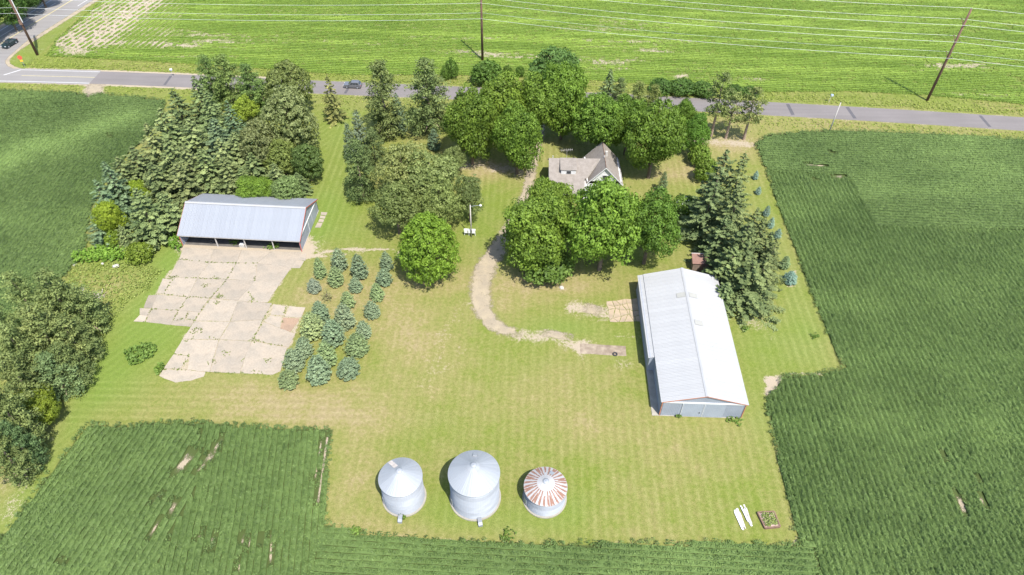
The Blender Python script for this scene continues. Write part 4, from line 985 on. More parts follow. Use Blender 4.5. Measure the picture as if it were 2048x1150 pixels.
    # fallen trunk, brush pile, stones
    p0, p1 = at(184, 655), at(128, 703); t = thing('fallen_log', 'grey fallen trunk lying at the edge of the left pines', 'log', p0)
    e = p1-p0; MB().tube((0, 0, .25), (e[0]*.5, e[1]*.5, .45), .22, .26, 9).tube((e[0]*.5, e[1]*.5, .45), (e[0], e[1], .7), .26, .3, 9).build('trunk', M['deadwood'], t, True)
    for k in range(5):
        u = .15+.17*k; s = 1 if k % 2 else -1; MB().tube((e[0]*u, e[1]*u, .35), (e[0]*u+s*.9, e[1]*u+.6, .9), .07, .03, 5).build('dead_limb', M['deadwood'], t)
    c = at(196, 594); t = thing('brush_pile', 'reddish pile of dry brush and boards beside the left pines', 'brush pile', c)
    for k in range(26):
        a = r.uniform(0, math.pi); L = r.uniform(1.0, 2.2); x, y = r.normal(0, .5, 2); z = .1+.5*math.exp(-(x*x+y*y))*r.random()
        MB().tube((x-L/2*math.cos(a), y-L/2*math.sin(a), z), (x+L/2*math.cos(a), y+L/2*math.sin(a), z+r.normal(0, .15)), .06, .03, 5).build('stick', M['brush'] if k % 3 else M['deadwood'], t)
    for i, (x, y, s, lb) in enumerate(((232, 533, .55, 'largest pale boulder in the rough grass below the grove'), (150, 530, .32, 'small pale stone at the edge of the left soybean field'), (205, 528, .28, 'small pale stone just left of the largest boulder'), (164, 578, .38, 'pale stone by the left pines, farther one of two'), (165, 585, .4, 'pale stone by the left pines, nearer one of two'), (1123, 576, .4, 'low brown stone on the lawn in front of the lilac'))):
        me = bpy.data.meshes.new('boulder'); bm = bmesh.new(); bmesh.ops.create_icosphere(bm, subdivisions=2, radius=1)
        rr = random.Random(i)
        for v in bm.verts: v.co *= 1+rr.uniform(-.16, .16)
        bm.to_mesh(me); bm.free(); me.materials.append(M['stone'])
        b = at(x, y); tag(link('boulder', me, None, (b[0], b[1], s*.25), (0, 0, i), (s*1.2, s, s*.6)), lb, 'stone', 'pale field stones')
small_things()

# ------------------------------------------------------------------ cars
def car(name, label, loc, rz, paint, suv=True):
    t = thing(name, label, 'car', loc, rz)
    L, W = 4.75, 1.88
    side = [(-2.37, .45), (-2.33, .85), (-2.2, 1.02), (-.95, 1.08), (.0, 1.1), (2.2, 1.08), (2.36, .95), (2.37, .5), (2.2, .32), (-2.2, .32)]
    V = []; F = []; rows = [(-W/2, .96), (-W/2+.12, 1.0), (W/2-.12, 1.0), (W/2, .96)]
    b = MB(); k = len(side)
    for y, s in rows: b.v += [(x*(s if abs(x) > 2.2 else 1), y, z if abs(y) < W/2-.01 else z*.985+.01) for x, z in side]
    for r_ in range(3):
        for i in range(k): j = (i+1) % k; b.f.append([r_*k+i, r_*k+j, r_*k+k+j, r_*k+k+i])
    b.f.append(list(range(k-1, -1, -1))); b.f.append(list(range(3*k, 4*k)))
    body = b.build('body', paint, t, fix=True)
    ca = [(-1.05, 1.06), (-.2, 1.66), (1.7, 1.68), (2.22, 1.1)] if suv else [(-1.0, 1.06), (-.25, 1.6), (1.0, 1.6), (1.35, 1.1)]
    c = MB(); yb, yt = W/2-.06, W/2-.24
    for y, s in ((yb, -1), (yb, 1)):
        c.v += [(x, s*(yt if z > 1.3 else yb), z) for x, z in ca]
    for i in range(3): c.f.append([i, i+1, 4+i+1, 4+i])
    c.f.append([3, 2, 1, 0]); c.f.append([4, 5, 6, 7]); cab = c.build('cabin', paint, t, fix=True)
    def lerp(p, q, u): return tuple(p[i]*(1-u)+q[i]*u for i in range(2))
    for s in (-1, 1):
        Y = lambda z: s*(yb+(yt-yb)*(z-1.06)/.6+.012)
        ft, fb = (ca[1][0]+.12, 1.58), (ca[0][0]+.35, 1.13); rt, rb = (ca[2][0]-.15, 1.58), (ca[3][0]-.35, 1.13)
        n = 3 if suv else 2
        for i in range(n):
            u0, u1 = i/n+.02, (i+1)/n-.02
            P = [lerp(fb, rb, u0), lerp(fb, rb, u1), lerp(ft, rt, u1), lerp(ft, rt, u0)]
            MB().poly([(x, Y(z), z) for x, z in P]).build('side_window', M['glass'], cab)
    MB().poly([(-1.0, -.72, 1.13), (-1.0, .72, 1.13), (-.29, .62, 1.61), (-.29, -.62, 1.61)]).build('windscreen', M['glass'], cab).location = (-.02, 0, .02)
    x3, x2 = ca[3][0], ca[2][0]
    MB().poly([(x3-.06, -.7, 1.2), (x3-.06, .7, 1.2), (x2+.08, .62, 1.6), (x2+.08, -.62, 1.6)]).build('rear_window', M['glass'], cab).location = (.025, 0, .02)
    for x in (-1.45, 1.42):
        for s in (-1, 1):
            w = MB().tube((x, s*(W/2-.2), .36), (x, s*(W/2+.015), .36), .36, .36, 18).build('wheel', M['tyre'], t)
            MB().tube((x, s*(W/2+.016), .36), (x, s*(W/2+.03), .36), .22, .2, 12).build('rim', M['galv'], w)
    for s in (-1, 1):
        MB().box(-2.38, -2.26, s*.68-.2, s*.68+.2, .72, .88).build('headlight', M['lamp'], t)
        MB().box(2.3, 2.39, s*.74-.13, s*.74+.13, .8, 1.02).build('tail_light', M['redlamp'], t)
        MB().box(-.85, -.65, *sorted((s*(W/2-.03), s*(W/2+.18))), 1.05, 1.2).build('mirror', paint, t)
    if suv:
        for s in (-1, 1): MB().tube((-.1, s*.62, 1.74), (1.6, s*.62, 1.75), .03).build('roof_rail', M['galv'], t)
    return t
b = at(706, 174.5); car('silver_suv', 'silver grey SUV driving left on the road behind the lone spruce', (b[0], b[1]+.1, .014), R(-3), M['silver'])
b = at(21, 91); car('dark_car', 'dark pickup-like car on the highway at the top left', (b[0], b[1], .02), math.atan2(dd[1], dd[0]), M['dark_paint'], False)

# ------------------------------------------------------------------ trees
def usphere(n, r):
    v = r.normal(size=(n, 3)); return v/np.linalg.norm(v, axis=1)[:, None]
def trunk_mesh(name, H, r0, limbs, mat, r, lean=0):
    b = MB(); pts = [(0, 0, -.2)]; n = 5
    for i in range(1, n+1): pts.append((r.normal(0, .06)*i*.6, r.normal(0, .06)*i*.6, H*i/n))
    for i in range(n): b.tube(pts[i], pts[i+1], r0*(1-i/n*.85), r0*(1-(i+1)/n*.85), 8, False)
    for (z, L, up) in limbs:
        a = r.uniform(0, 2*math.pi); k = min(int(z/H*n), n-1); p = np.array(pts[k])*(1-(z/H*n-k))+np.array(pts[k+1])*(z/H*n-k)
        q = p+np.array([math.cos(a)*L, math.sin(a)*L, L*up]); rr = r0*(1-z/H)*.5+.03
        m_ = (p+q)/2+np.array([0, 0, L*.08]); b.tube(p, m_, rr, rr*.7, 6, False); b.tube(m_, q, rr*.7, rr*.25, 6, False)
    return b.mesh(name, mat, True)
def broadleaf(name, mat, R0, H0, clear, seed, ncl, lpc, leaf, cr, egg=.18, lump=.16, flat=.8, inner=900, bark='bark', open_=0.0):
    r = np.random.default_rng(seed); a = (H0-clear)/2; zc = clear+a
    i = np.arange(ncl)+.5; ph = np.arccos(1-2*i/ncl); th = math.pi*(1+5**.5)*i
    D = np.stack([np.cos(th)*np.sin(ph), np.sin(th)*np.sin(ph), np.cos(ph)], 1)+r.normal(0, .07, (ncl, 3)); D /= np.linalg.norm(D, axis=1)[:, None]
    L = usphere(11, r); lob = np.max(np.clip(D@L.T, 0, 1)**5, axis=1)
    rad = 1-lump*(1-lob)*1.3+r.normal(0, .045, ncl)-np.abs(r.normal(0, .08, ncl))
    pp = np.where(D[:, 2] < 0, 2.9, 2.2); rad *= (np.hypot(D[:, 0], D[:, 1])**pp+np.abs(D[:, 2])**pp)**(-1/pp)
    C = D*rad[:, None]; sx = 1-egg*C[:, 2]; C = np.stack([C[:, 0]*sx*(R0-cr*.6), C[:, 1]*sx*(R0-cr*.6), zc+C[:, 2]*(a-cr*.5)], 1)
    if open_: 
        k = r.random(ncl) > open_; C, D = C[k], D[k]
    n = len(C); crs = cr*r.uniform(.65, 1.25, n)
    d = usphere(n*lpc, r)+np.repeat(D, lpc, 0)*.55+np.array([0, 0, .45]); d /= np.linalg.norm(d, axis=1)[:, None]
    rr = np.repeat(crs, lpc)*r.uniform(.55, 1.05, n*lpc)
    P = np.repeat(C, lpc, 0)+d*rr[:, None]*np.array([1, 1, flat]); N = d+r.normal(0, .38, d.shape)
    S = leaf*r.uniform(.5, 1.5, len(P)); tone = np.repeat(r.random(n), lpc)*.6+.4*r.random(len(P))
    q = usphere(inner, r)*(r.random(inner)**.4*.8)[:, None]; Pi = np.stack([q[:, 0]*R0*.9, q[:, 1]*R0*.9, zc+q[:, 2]*a*.88], 1)
    P = np.vstack([P, Pi]); N = np.vstack([N, q+r.normal(0, .5, q.shape)]); S = np.r_[S, leaf*1.7*r.uniform(.8, 1.3, inner)]; tone = np.r_[tone, r.random(inner)*.3]  # filler leaves get a low tone: shade inside the crown painted in
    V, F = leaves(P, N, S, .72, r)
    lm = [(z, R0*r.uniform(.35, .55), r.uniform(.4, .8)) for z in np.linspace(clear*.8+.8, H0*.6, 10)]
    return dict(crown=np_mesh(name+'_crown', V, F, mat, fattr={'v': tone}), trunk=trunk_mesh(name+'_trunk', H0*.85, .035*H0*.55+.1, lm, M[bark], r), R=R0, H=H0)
def spruce(name, mat, R0, H0, seed, dz, nb, per, leaf, droop=.16, tip=.12, power=.85, jit=.16, base=.25, ragged_=.0, latw=.2):
    r = np.random.default_rng(seed); P = []; N = []; S = []; T = []
    zs = np.arange(base, H0-.15, dz)
    for z in zs:
        f = 1-(z-base)/(H0-base); Lm = R0*f**power*(1+r.normal(0, jit*.5))*(.72+.28*min(1, (z-base)/(.2*H0)) if latw == .2 else 1); k = max(5, int(nb*(.4+.6*f))); a0 = r.uniform(0, 6.28)
        for b in range(k):
            a = a0+2*math.pi*b/k+r.normal(0, .2); zb = z+r.uniform(-.5, .5)*dz; dr = droop+r.normal(0, .09); L = Lm*(1+r.normal(0, jit)); L = max(L, .12)
            if ragged_ and r.random() < ragged_: L *= r.uniform(.3, .7)
            n = max(3, int(per*(.35+.65*L/R0))); t = np.sqrt(r.uniform(.06, 1, n)); lat = r.normal(0, latw, n)*L*(1.15-t)+r.normal(0, .05, n)
            zz = zb+L*(-dr*t+tip*t**3)+r.normal(0, .03, n)-np.abs(lat)*.12
            c, s = math.cos(a), math.sin(a)
            P.append(np.stack([c*t*L-s*lat, s*t*L+c*lat, zz], 1))
            N.append(np.stack([np.full(n, c*.42), np.full(n, s*.42), np.full(n, .85)], 1)+r.normal(0, .28, (n, 3)))
            S.append(leaf*r.uniform(.7, 1.3, n)*(.65+.35*min(1, L))); T.append(np.clip(.2+.5*t+r.normal(0, .15, n)+r.normal(0, .2), 0, 1))  # tone drops towards the trunk: interior shade put into the needle colour
    # leader
    n = 14; P.append(np.stack([r.normal(0, .05, n), r.normal(0, .05, n), H0-r.uniform(0, .5, n)], 1)); N.append(usphere(n, r)+[0, 0, .3]); S.append(np.full(n, leaf*.6)); T.append(np.full(n, .8))
    P, N, S, T = np.vstack(P), np.vstack(N), np.concatenate(S), np.concatenate(T)
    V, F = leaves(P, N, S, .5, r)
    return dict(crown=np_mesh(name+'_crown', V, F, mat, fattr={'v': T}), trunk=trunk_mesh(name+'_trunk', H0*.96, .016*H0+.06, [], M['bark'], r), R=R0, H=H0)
def pine(name, mat, R0, H0, seed, clear=.25, tiers=13, nb=7, puff=.85, lpp=34, leaf=.42, gap=.12, bark='pinebark'):
    r = np.random.default_rng(seed); C = []; limbs = []
    for i in range(tiers):
        f = i/(tiers-1); z = H0*(clear+(1-clear)*f*.97); L0 = R0*(1-.78*f**1.7)*(.75+.25*min(1, f*4)); k = max(3, int(nb*(1-.45*f)))
        for b in range(k):
            if r.random() < gap: continue
            a = r.uniform(0, 6.28) if b else r.uniform(0, 1); a = 2*math.pi*(b+r.uniform(-.35, .35))/k+i*1.9; L = L0*r.uniform(.6, 1.1)
            for t in ((.45, .75, 1.0) if L > 1.6 else (.6, 1.0)):
                C.append((math.cos(a)*L*t+r.normal(0, .25), math.sin(a)*L*t+r.normal(0, .25), z+L*t*.12+r.normal(0, .22)))
            limbs.append((min(z, H0*.9), L*.8, .08))
    C.append((0, 0, H0-.3)); C = np.array(C); n = len(C); pr = puff*r.uniform(.6, 1.2, n)
    d = usphere(n*lpp, r)+np.array([0, 0, .5]); d /= np.linalg.norm(d, axis=1)[:, None]
    P = np.repeat(C, lpp, 0)+d*(np.repeat(pr, lpp)*r.uniform(.35, 1.05, n*lpp))[:, None]*np.array([1, 1, .62])
    N = d+r.normal(0, .45, d.shape); S = leaf*r.uniform(.7, 1.3, len(P)); T = np.repeat(r.random(n), lpp)*.5+.5*r.random(len(P))
    V, F = leaves(P, N, S, .42, r)
    return dict(crown=np_mesh(name+'_crown', V, F, mat, fattr={'v': T}), trunk=trunk_mesh(name+'_trunk', H0*.94, .02*H0+.05, limbs[:14], M[bark], r), R=R0, H=H0)

K = {}
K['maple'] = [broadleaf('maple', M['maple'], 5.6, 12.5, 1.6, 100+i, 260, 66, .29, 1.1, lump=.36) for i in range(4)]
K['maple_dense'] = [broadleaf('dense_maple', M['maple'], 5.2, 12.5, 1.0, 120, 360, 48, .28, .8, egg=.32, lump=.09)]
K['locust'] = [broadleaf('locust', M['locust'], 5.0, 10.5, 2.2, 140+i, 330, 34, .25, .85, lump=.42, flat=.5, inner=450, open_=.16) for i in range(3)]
K['olive'] = [broadleaf('olive_tree', M['locust'], 4.5, 11, 1.6, 150+i, 340, 30, .28, .7, lump=.22, flat=.65, inner=700) for i in range(2)]
K['shrub'] = [broadleaf('shrub', M['shrub'], 2.3, 3.4, .1, 160+i, 120, 26, .24, .5, lump=.22, inner=150) for i in range(3)]
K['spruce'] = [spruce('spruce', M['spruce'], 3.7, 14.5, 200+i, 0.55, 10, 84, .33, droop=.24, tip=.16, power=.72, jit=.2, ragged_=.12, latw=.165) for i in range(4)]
K['yspruce'] = [spruce('young_spruce', M['yspruce'], 1.75, 4.3, 220+i, .2, 15, 22, .24, droop=.02, tip=.2, power=.58, jit=.1) for i in range(3)]
K['thin'] = [spruce('thin_spruce', M['yspruce'], 1.3, 3.2, 230, .34, 8, 9, .25, droop=.02, tip=.2, power=.7, jit=.2)]
K['pine'] = [pine('pine', M['pine'], 3.9, 14, 240+i, .08, 13, 8, 1.05, 46, .40) for i in range(3)]
K['tallpine'] = [pine('tall_pine', M['pine'], 3.0, 13, 250+i, .42, 9, 6, .8, 28, .42, .2) for i in range(2)]

tints = {'maple': (1, 1, 1), 'maple_dense': (1.1, 1.08, .9), 'locust': (1, 1, 1), 'olive': (.88, .86, .98)}
cnt = {}
def plant(kind, name, base, r, h, label, cat='tree', group=None, tint=None, var=None):
    A_ = K[kind]; i = cnt.get(kind, 0); cnt[kind] = i+1; k = A_[(i if var is None else var) % len(A_)]
    t = thing(name, label, cat, (base[0], base[1], 0), rnd.uniform(0, 6.28), group)
    sq = rnd.uniform(.93, 1.07); sc = (r/k['R']*sq, r/k['R']/sq, h/k['H']); tn = tint or tints.get(kind, (1, 1, 1)); jr, jg = rnd.uniform(.95, 1.06), rnd.uniform(.92, 1.07); tn = (tn[0]*jr*jg, tn[1]*jg, tn[2]*jg)
    for p in ('trunk', 'crown'):
        o = link(p, k[p], t, None, None, sc); o.color = (*tn, 1)
    return t
def dec(kind, name, cx, top, bot, w, label, clear=1.5, **kw):
    hc = 5.0
    for _ in range(6):
        P = at(cx, (top+bot)/2, hc); s = pxm(P); r = w/2/s*1.14; hh = (bot-top)/2/s*1.11
        v = cC-P; dp = math.asin(v[2]/np.linalg.norm(v)); a = math.sqrt(max(hh*hh-(r*math.sin(dp))**2, (.5*r*math.cos(dp))**2))/math.cos(dp)
        a = min(a, 1.4*r); hc = a+clear
    return plant(kind, name, P, r, clear+2*a, label, **kw)
def con(kind, name, tx, top, bot, w, label, **kw):
    lo, hi = .5, 40
    for _ in range(40):
        h = (lo+hi)/2; P = at(tx, top, h); r = w/2/pxm((P[0], P[1], h*.2))
        if proj((P[0], P[1]-r*.85, .25))[1] < bot: lo = h
        else: hi = h
    return plant(kind, name, P, r, h, label, **kw)

# young spruces planted on the lawn, row by row from the far end
rowsY = {'left stub row beside the concrete': [(633, 515, 559, 29), (623, 557, 589, 30)],
 'row nearest the concrete yard': [(672, 497, 546, 36), (666, 534, 576, 37), (650, 576, 604, 24), (634, 602, 647, 38), (616, 626, 685, 53), (601, 676, 719, 41), (579, 698, 751, 45), (570, 742, 783, 44)],
 'middle row': [(712, 508, 562, 39), (707, 554, 588, 29), (691, 583, 621, 32), (682, 607, 664, 44), (657, 639, 698, 49), (645, 683, 739, 43), (627, 712, 775, 54)],
 'right-hand row along the open lawn': [(769, 502, 544, 28), (765, 537, 575, 33), (750, 566, 605, 32), (740, 602, 641, 35), (723, 643, 680, 36), (708, 668, 720, 49), (691, 717, 762, 49)]}
nth = ['first', 'second', 'third', 'fourth', 'fifth', 'sixth', 'seventh', 'eighth']
for rn, L in rowsY.items():
    for i, (x, t_, b_, w) in enumerate(L):
        odd = (x == 650)
        tn = (.95, 1.0, 1.05) if (i+len(rn)) % 3 else (1.05, 1.08, .85)
        if x == 623: tn = (1.25, 1.25, 1.6)
        if odd: tn = (1.15, .95, .75)
        lb = ('sparse olive-brown young spruce, third of the row nearest the concrete yard' if odd else 'pale bluish young spruce, nearest the concrete of the far left pair' if x == 623 else f'young blue-green spruce, {nth[i]} from the far end in the {rn}')
        con('thin' if odd else 'yspruce', 'young_spruce', x, t_, b_+1, w*1.07, lb, group='young spruces planted in rows', tint=tn)

# windbreak grove left of and behind the open shed
grove = [(343, 176, 285, 75, 'left outermost at the road end'), (385, 150, 270, 70, 'tall one below the pines at the road end'), (318, 214, 322, 80, 'on the field edge, second from the road'), (410, 180, 300, 75, 'below the road-end pines, right of the tall one'), (452, 200, 312, 58, 'bluish one beside the yellow-green shrub'),
 (425, 235, 352, 85, 'in the middle, below the bluish one'), (375, 235, 347, 85, 'in the middle, left of centre'), (290, 245, 352, 75, 'on the field edge, third from the road'), (262, 292, 380, 80, 'on the field edge, fourth from the road'), (330, 275, 390, 90, 'in the thick of the left half'), (232, 312, 395, 70, 'on the field edge, fifth from the road'),
 (465, 262, 362, 80, 'below the grey-green broad tree'), (500, 305, 388, 80, 'right behind the small maple at the shed'), (400, 298, 402, 90, 'behind the left end of the shed roof'), (350, 325, 425, 90, 'left of the shed roof corner, rear'), (445, 312, 402, 80, 'behind the middle of the shed roof'), (300, 325, 425, 85, 'right of the yellow-green patch'), (205, 322, 440, 75, 'left edge, beside the yellow-green tree'),
 (188, 358, 478, 72, 'left edge, second nearest the camera'), (182, 425, 502, 58, 'left edge, nearest the camera'), (268, 376, 506, 100, 'large one standing forward of the yellow-green tree'), (318, 385, 480, 80, 'just left of the shed wall'), (238, 450, 505, 45, 'small one between yellow-green tree and weeds'), (545, 325, 402, 62, 'at the right end, behind the shed roof'), (592, 345, 398, 52, 'far right front corner'), (365, 290, 400, 85, 'centre, two rows behind the shed'), (435, 275, 380, 80, 'centre right, below the middle ones'), (480, 335, 400, 60, 'left of the small maple at the shed')]
for x, t_, b_, w, ph in grove:
    blue = 'bluish' in ph or 'left edge' in ph
    con('spruce', 'spruce_tree', x, t_, b_, w*1.04, 'mature spruce in the grove, '+ph, group='spruces of the windbreak grove', tint=(1.0, 1.12, 1.35) if blue else ((1.3, 1.2, 1.1) if rnd.random() < .5 else (1.15, 1.12, 1.0)))
for x, t_, b_, w, ph in ((405, 113, 222, 66, 'leftmost'), (440, 114, 232, 74, 'middle'), (488, 130, 238, 70, 'right'), (517, 160, 242, 54, 'small rightmost')):
    con('pine', 'pine_tree', x, t_, b_, w, f'green pine at the road end of the grove, {ph} of four', group='pines at the road end of the grove', tint=(.95, 1.1, .8))
dec('olive', 'broadleaf_tree', 574, 123, 225, 90, 'dark olive domed tree beside the road at the grove', tint=(.78, .8, .7))
dec('olive', 'broadleaf_tree', 577, 178, 305, 110, 'large grey-green round tree at the right side of the grove')
dec('olive', 'broadleaf_tree', 517, 238, 335, 76, 'grey-green round tree in the grove, left of the larger one', tint=(.82, .76, .9))
dec('locust', 'broadleaf_tree', 489, 192, 245, 54, 'yellow-green tree in the grove between spruces and round trees', tint=(1.15, 1.25, .5))
dec('olive', 'broadleaf_tree', 562, 278, 345, 66, 'dull green tree below the large grey-green tree', tint=(.95, 1, .75))
dec('olive', 'broadleaf_tree', 614, 285, 352, 62, 'dark tree at the right rim of the grove', tint=(.5, .62, .5))
dec('maple', 'broadleaf_tree', 620, 288, 345, 40, 'yellow-green leafy tree at the right rim of the grove', tint=(1.3, 1.2, 1))
dec('maple', 'small_maple', 509, 345, 400, 76, 'bright green small maple leaning over the shed roof')
dec('olive', 'broadleaf_tree', 573, 350, 402, 58, 'pale grey-green tree behind the right end of the shed roof', tint=(1.0, 1.15, 1.2))
dec('maple', 'broadleaf_tree', 226, 362, 402, 36, 'yellow crown high in the left of the grove', tint=(2.0, 1.5, 1))
dec('maple', 'broadleaf_tree', 275, 358, 400, 40, 'yellow-green crown behind the large forward spruce', tint=(1.7, 1.45, 1))
dec('maple', 'broadleaf_tree', 214, 398, 468, 60, 'yellow-green tree among the spruces at the grove left end', tint=(1.75, 1.45, 1.1))
dec('shrub', 'bush', 224, 458, 492, 36, 'low yellow-green bush under the yellow-green tree', .1, cat='shrub', tint=(1.3, 1.2, .8))
dec('shrub', 'bush', 279, 482, 524, 52, 'rounded olive-green bush in front of the grove', .1, cat='shrub', tint=(1.1, 1.0, .7))
con('spruce', 'spruce_tree', 653, 147, 248, 50, 'lone olive spruce on the grass strip beside the road', tint=(1.75, 1.4, 1.05))

# stand left of the driveway
con('pine', 'pine_tree', 757, 128, 292, 88, 'tall dense pine near the road, left of a pair', tint=(.92, .92, .8))
con('pine', 'pine_tree', 850, 122, 285, 104, 'broad tall pine near the road, right of a pair', tint=(.88, .9, .8))
con('yspruce', 'spruce_tree', 710, 219, 335, 48, 'narrow blue-green spruce left of the tall pines', tint=(.75, .8, .9))
con('yspruce', 'spruce_tree', 692, 244, 330, 34, 'slim blue-green spruce at the mown strip edge', tint=(.75, .82, .9))
con('yspruce', 'spruce_tree', 791, 185, 275, 36, 'slim blue-green spruce between the tall pines', tint=(.72, .8, .82))
con('yspruce', 'spruce_tree', 866, 256, 305, 30, 'small dark spruce under the right tall pine', tint=(.62, .72, .72))
con('pine', 'pine_tree', 708, 283, 416, 74, 'dark shaggy pine at the mown strip, nearest the shed', tint=(.85, .9, .8))
con('pine', 'pine_tree', 742, 262, 350, 56, 'dark pine partly hidden behind the feathery trees', tint=(.8, .86, .8))
dec('locust', 'feathery_tree', 805, 278, 400, 118, 'feathery light green tree, farthest left of the cluster', 2)
dec('locust', 'feathery_tree', 858, 300, 425, 128, 'large feathery light green tree in the middle of the cluster', 2)
dec('locust', 'feathery_tree', 792, 362, 460, 98, 'feathery green tree with bare forked limbs, nearest the shed lawn', 2.2, tint=(.95, .97, .9))
dec('locust', 'feathery_tree', 880, 355, 455, 90, 'feathery green tree directly behind the round front maple', 2.2, tint=(.95, 1, .92))
dec('locust', 'feathery_tree', 938, 332, 446, 64, 'grey-green feathery tree beside the yard light', 2, tint=(.85, .88, .9))
dec('locust', 'feathery_tree', 905, 292, 348, 52, 'small feathery tree at the driveway grass', 1)
dec('maple_dense', 'maple_tree', 855, 428, 554, 110, 'dense egg-shaped maple standing alone on the lawn by the young spruces', .9)
# maples along the north side of the house lot
dec('olive', 'broadleaf_tree', 1114, 98, 190, 106, 'dark domed tree just behind the maples at the road', 1, tint=(.45, .68, .5))
for x, t_, b_, w, ph in ((942, 178, 318, 104, 'leftmost, above the bare dirt'), (1000, 143, 265, 112, 'behind, under the middle power pole'), (1080, 152, 270, 104, 'behind, middle right'), (1128, 122, 270, 104, 'rightmost, shading the drive'), (1035, 212, 338, 98, 'nearest, beside the drive'), (1160, 195, 262, 50, 'small one at the right end')):
    dec('maple', 'maple_tree', x, t_, b_, w, 'green maple in the clump left of the house drive, '+ph, group='maples north of the house')
for x, t_, b_, w, ph in ((1203, 186, 306, 106, 'directly behind the house roof'), (1311, 202, 347, 116, 'large round one right of the house'), (1371, 178, 275, 44, 'narrow pointed one'), (1391, 208, 314, 54, 'dark narrow one beside the hedge'), (1258, 192, 298, 84, 'middle one')):
    dec('maple', 'maple_tree', x, t_, b_, w, 'green maple right of and behind the house, '+ph, group='maples behind the house', tint=(.72, .85, .9) if 'dark' in ph else (.9, .95, .95))
con('spruce', 'spruce_tree', 1222, 137, 225, 54, 'dark pointed spruce by the road behind the house maples', tint=(.95, 1, .95))
con('pine', 'pine_tree', 1243, 157, 225, 40, 'small pine right of the pointed roadside spruce')
con('pine', 'pine_tree', 1280, 165, 245, 60, 'olive pine at the road behind the large round maple', tint=(1.05, 1.0, .75))
con('pine', 'pine_tree', 1312, 172, 240, 44, 'small olive pine at the road, right of the other olive pine', tint=(1.05, 1.0, .75))
def bare(tx, ty, bx, by, w, label):
    P = at(bx, by); h = height_to(P, ty); r = w/2/pxm((P[0], P[1], h*.6)); t = plant('tallpine', 'pine_tree', P, r, h, label, group='bare-trunked pines near the road', tint=(1.05, 1.0, .85))
    q = at(tx, ty, h); t.rotation_euler = (0, 0, 0)
bare(1437, 150, 1422, 272, 66, 'tall bare-trunked pine, leftmost of three at the field corner')
bare(1465, 188, 1451, 277, 58, 'bare-trunked pine, middle and shortest of three at the field corner')
bare(1511, 178, 1487, 279, 66, 'bare-trunked pine, rightmost of three at the field corner')
dec('shrub', 'hedge', 1400, 288, 330, 40, 'light green hedge bush, farther half, right of the maples', .1, cat='shrub', tint=(1.25, 1.15, 1))
dec('shrub', 'hedge', 1412, 315, 362, 42, 'light green hedge bush, nearer half, right of the maples', .1, cat='shrub', tint=(1.25, 1.15, 1))
for i, (x, t_, b_, w, lb) in enumerate(((1325, 158, 184, 46, 'first from the left'), (1364, 159, 187, 50, 'second from the left'), (1405, 162, 190, 46, 'third from the left'), (1470, 170, 193, 38, 'fourth, behind the bare pines'), (1502, 173, 193, 34, 'rightmost, small'))):
    dec('shrub', 'roadside_shrub', x, t_, b_, w, 'dark roadside shrub beyond the road, '+lb, .1, cat='shrub', group='shrubs along the far verge', tint=(.6, .7, .8))
for x, t_, b_, w, lb in ((972, 120, 168, 58, 'dark bushy shrub at the foot of the middle power pole'), (1016, 131, 152, 22, 'small shrub just right of the middle power pole'), (1040, 132, 152, 18, 'reddish-green sapling between pole shrub and domed tree'), (903, 117, 155, 26, 'thin sapling on the far verge left of the middle pole'), (890, 133, 158, 18, 'low sapling beside the thin one on the far verge')):
    dec('shrub', 'roadside_shrub', x, t_, b_, w, lb, .1, cat='shrub', group='shrubs along the far verge', tint=(.75, .8, .8))
# in front of the house
dec('maple', 'maple_tree', 1100, 352, 470, 100, 'green maple hiding the house front, behind the broad left maple', 1.2)
dec('maple', 'maple_tree', 1070, 380, 534, 146, 'broad green maple in front of the house, left', 1.2, tint=(.95, .98, 1))
dec('maple', 'maple_tree', 1212, 328, 557, 152, 'tallest green maple in front of the house, middle', 1.2)
dec('maple', 'maple_tree', 1302, 360, 546, 112, 'green maple in front of the house, right, above the barn', 1.2, tint=(.85, .92, 1))
dec('shrub', 'lilac_bush', 1093, 500, 557, 102, 'large rounded lilac bush at the drive loop', .1, cat='shrub', tint=(.95, .9, 1.0))
con('yspruce', 'spruce_tree', 1331, 342, 388, 24, 'small grey-green spruce on the side lawn', tint=(.7, .75, .6))
t_bush = dec('shrub', 'flowering_bush', 1371, 391, 424, 52, 'rounded bush with white flowers on the side lawn', .1, cat='shrub')
r = np.random.default_rng(77); n = 46; d_ = usphere(n, r); d_[:, 2] = np.abs(d_[:, 2]); C = d_*np.array([2.3, 2.3, 1.9])*1.02+[0, 0, 1.2]
V, F = leaves(C, d_, np.full(n, .22), .9, r); link('flowers', np_mesh('flowers', V, F, M['white'], fattr={'v': r.random(n)}), t_bush)
# spruce belt on the right
for x, t_, b_, w, ph in ((1456, 298, 470, 92, 'far left tip'), (1492, 303, 480, 74, 'far right tip'), (1436, 352, 500, 84, 'on the house side, second back'), (1482, 372, 530, 92, 'centre, third back'), (1518, 415, 548, 76, 'field side, middle'), (1456, 430, 548, 74, 'house side, above the garden shed'), (1500, 445, 592, 100, 'centre, large'), (1545, 462, 560, 60, 'field side, nearer'), (1472, 492, 610, 96, 'beside the barn roof'), (1508, 520, 645, 116, 'nearest the camera, broad skirt'), (1456, 565, 638, 62, 'wedged against the barn'), (1532, 432, 555, 62, 'field side, second'), (1556, 475, 580, 52, 'field side, outermost'), (1538, 505, 618, 80, 'field side, second nearest')):
    con('spruce', 'spruce_tree', x, t_, b_, w*1.14, 'tall spruce in the belt behind the barn, '+ph, group='spruce belt right of the house', tint=(1.12, 1.06, .92) if x > 1465 else (1.02, 1.02, .95))
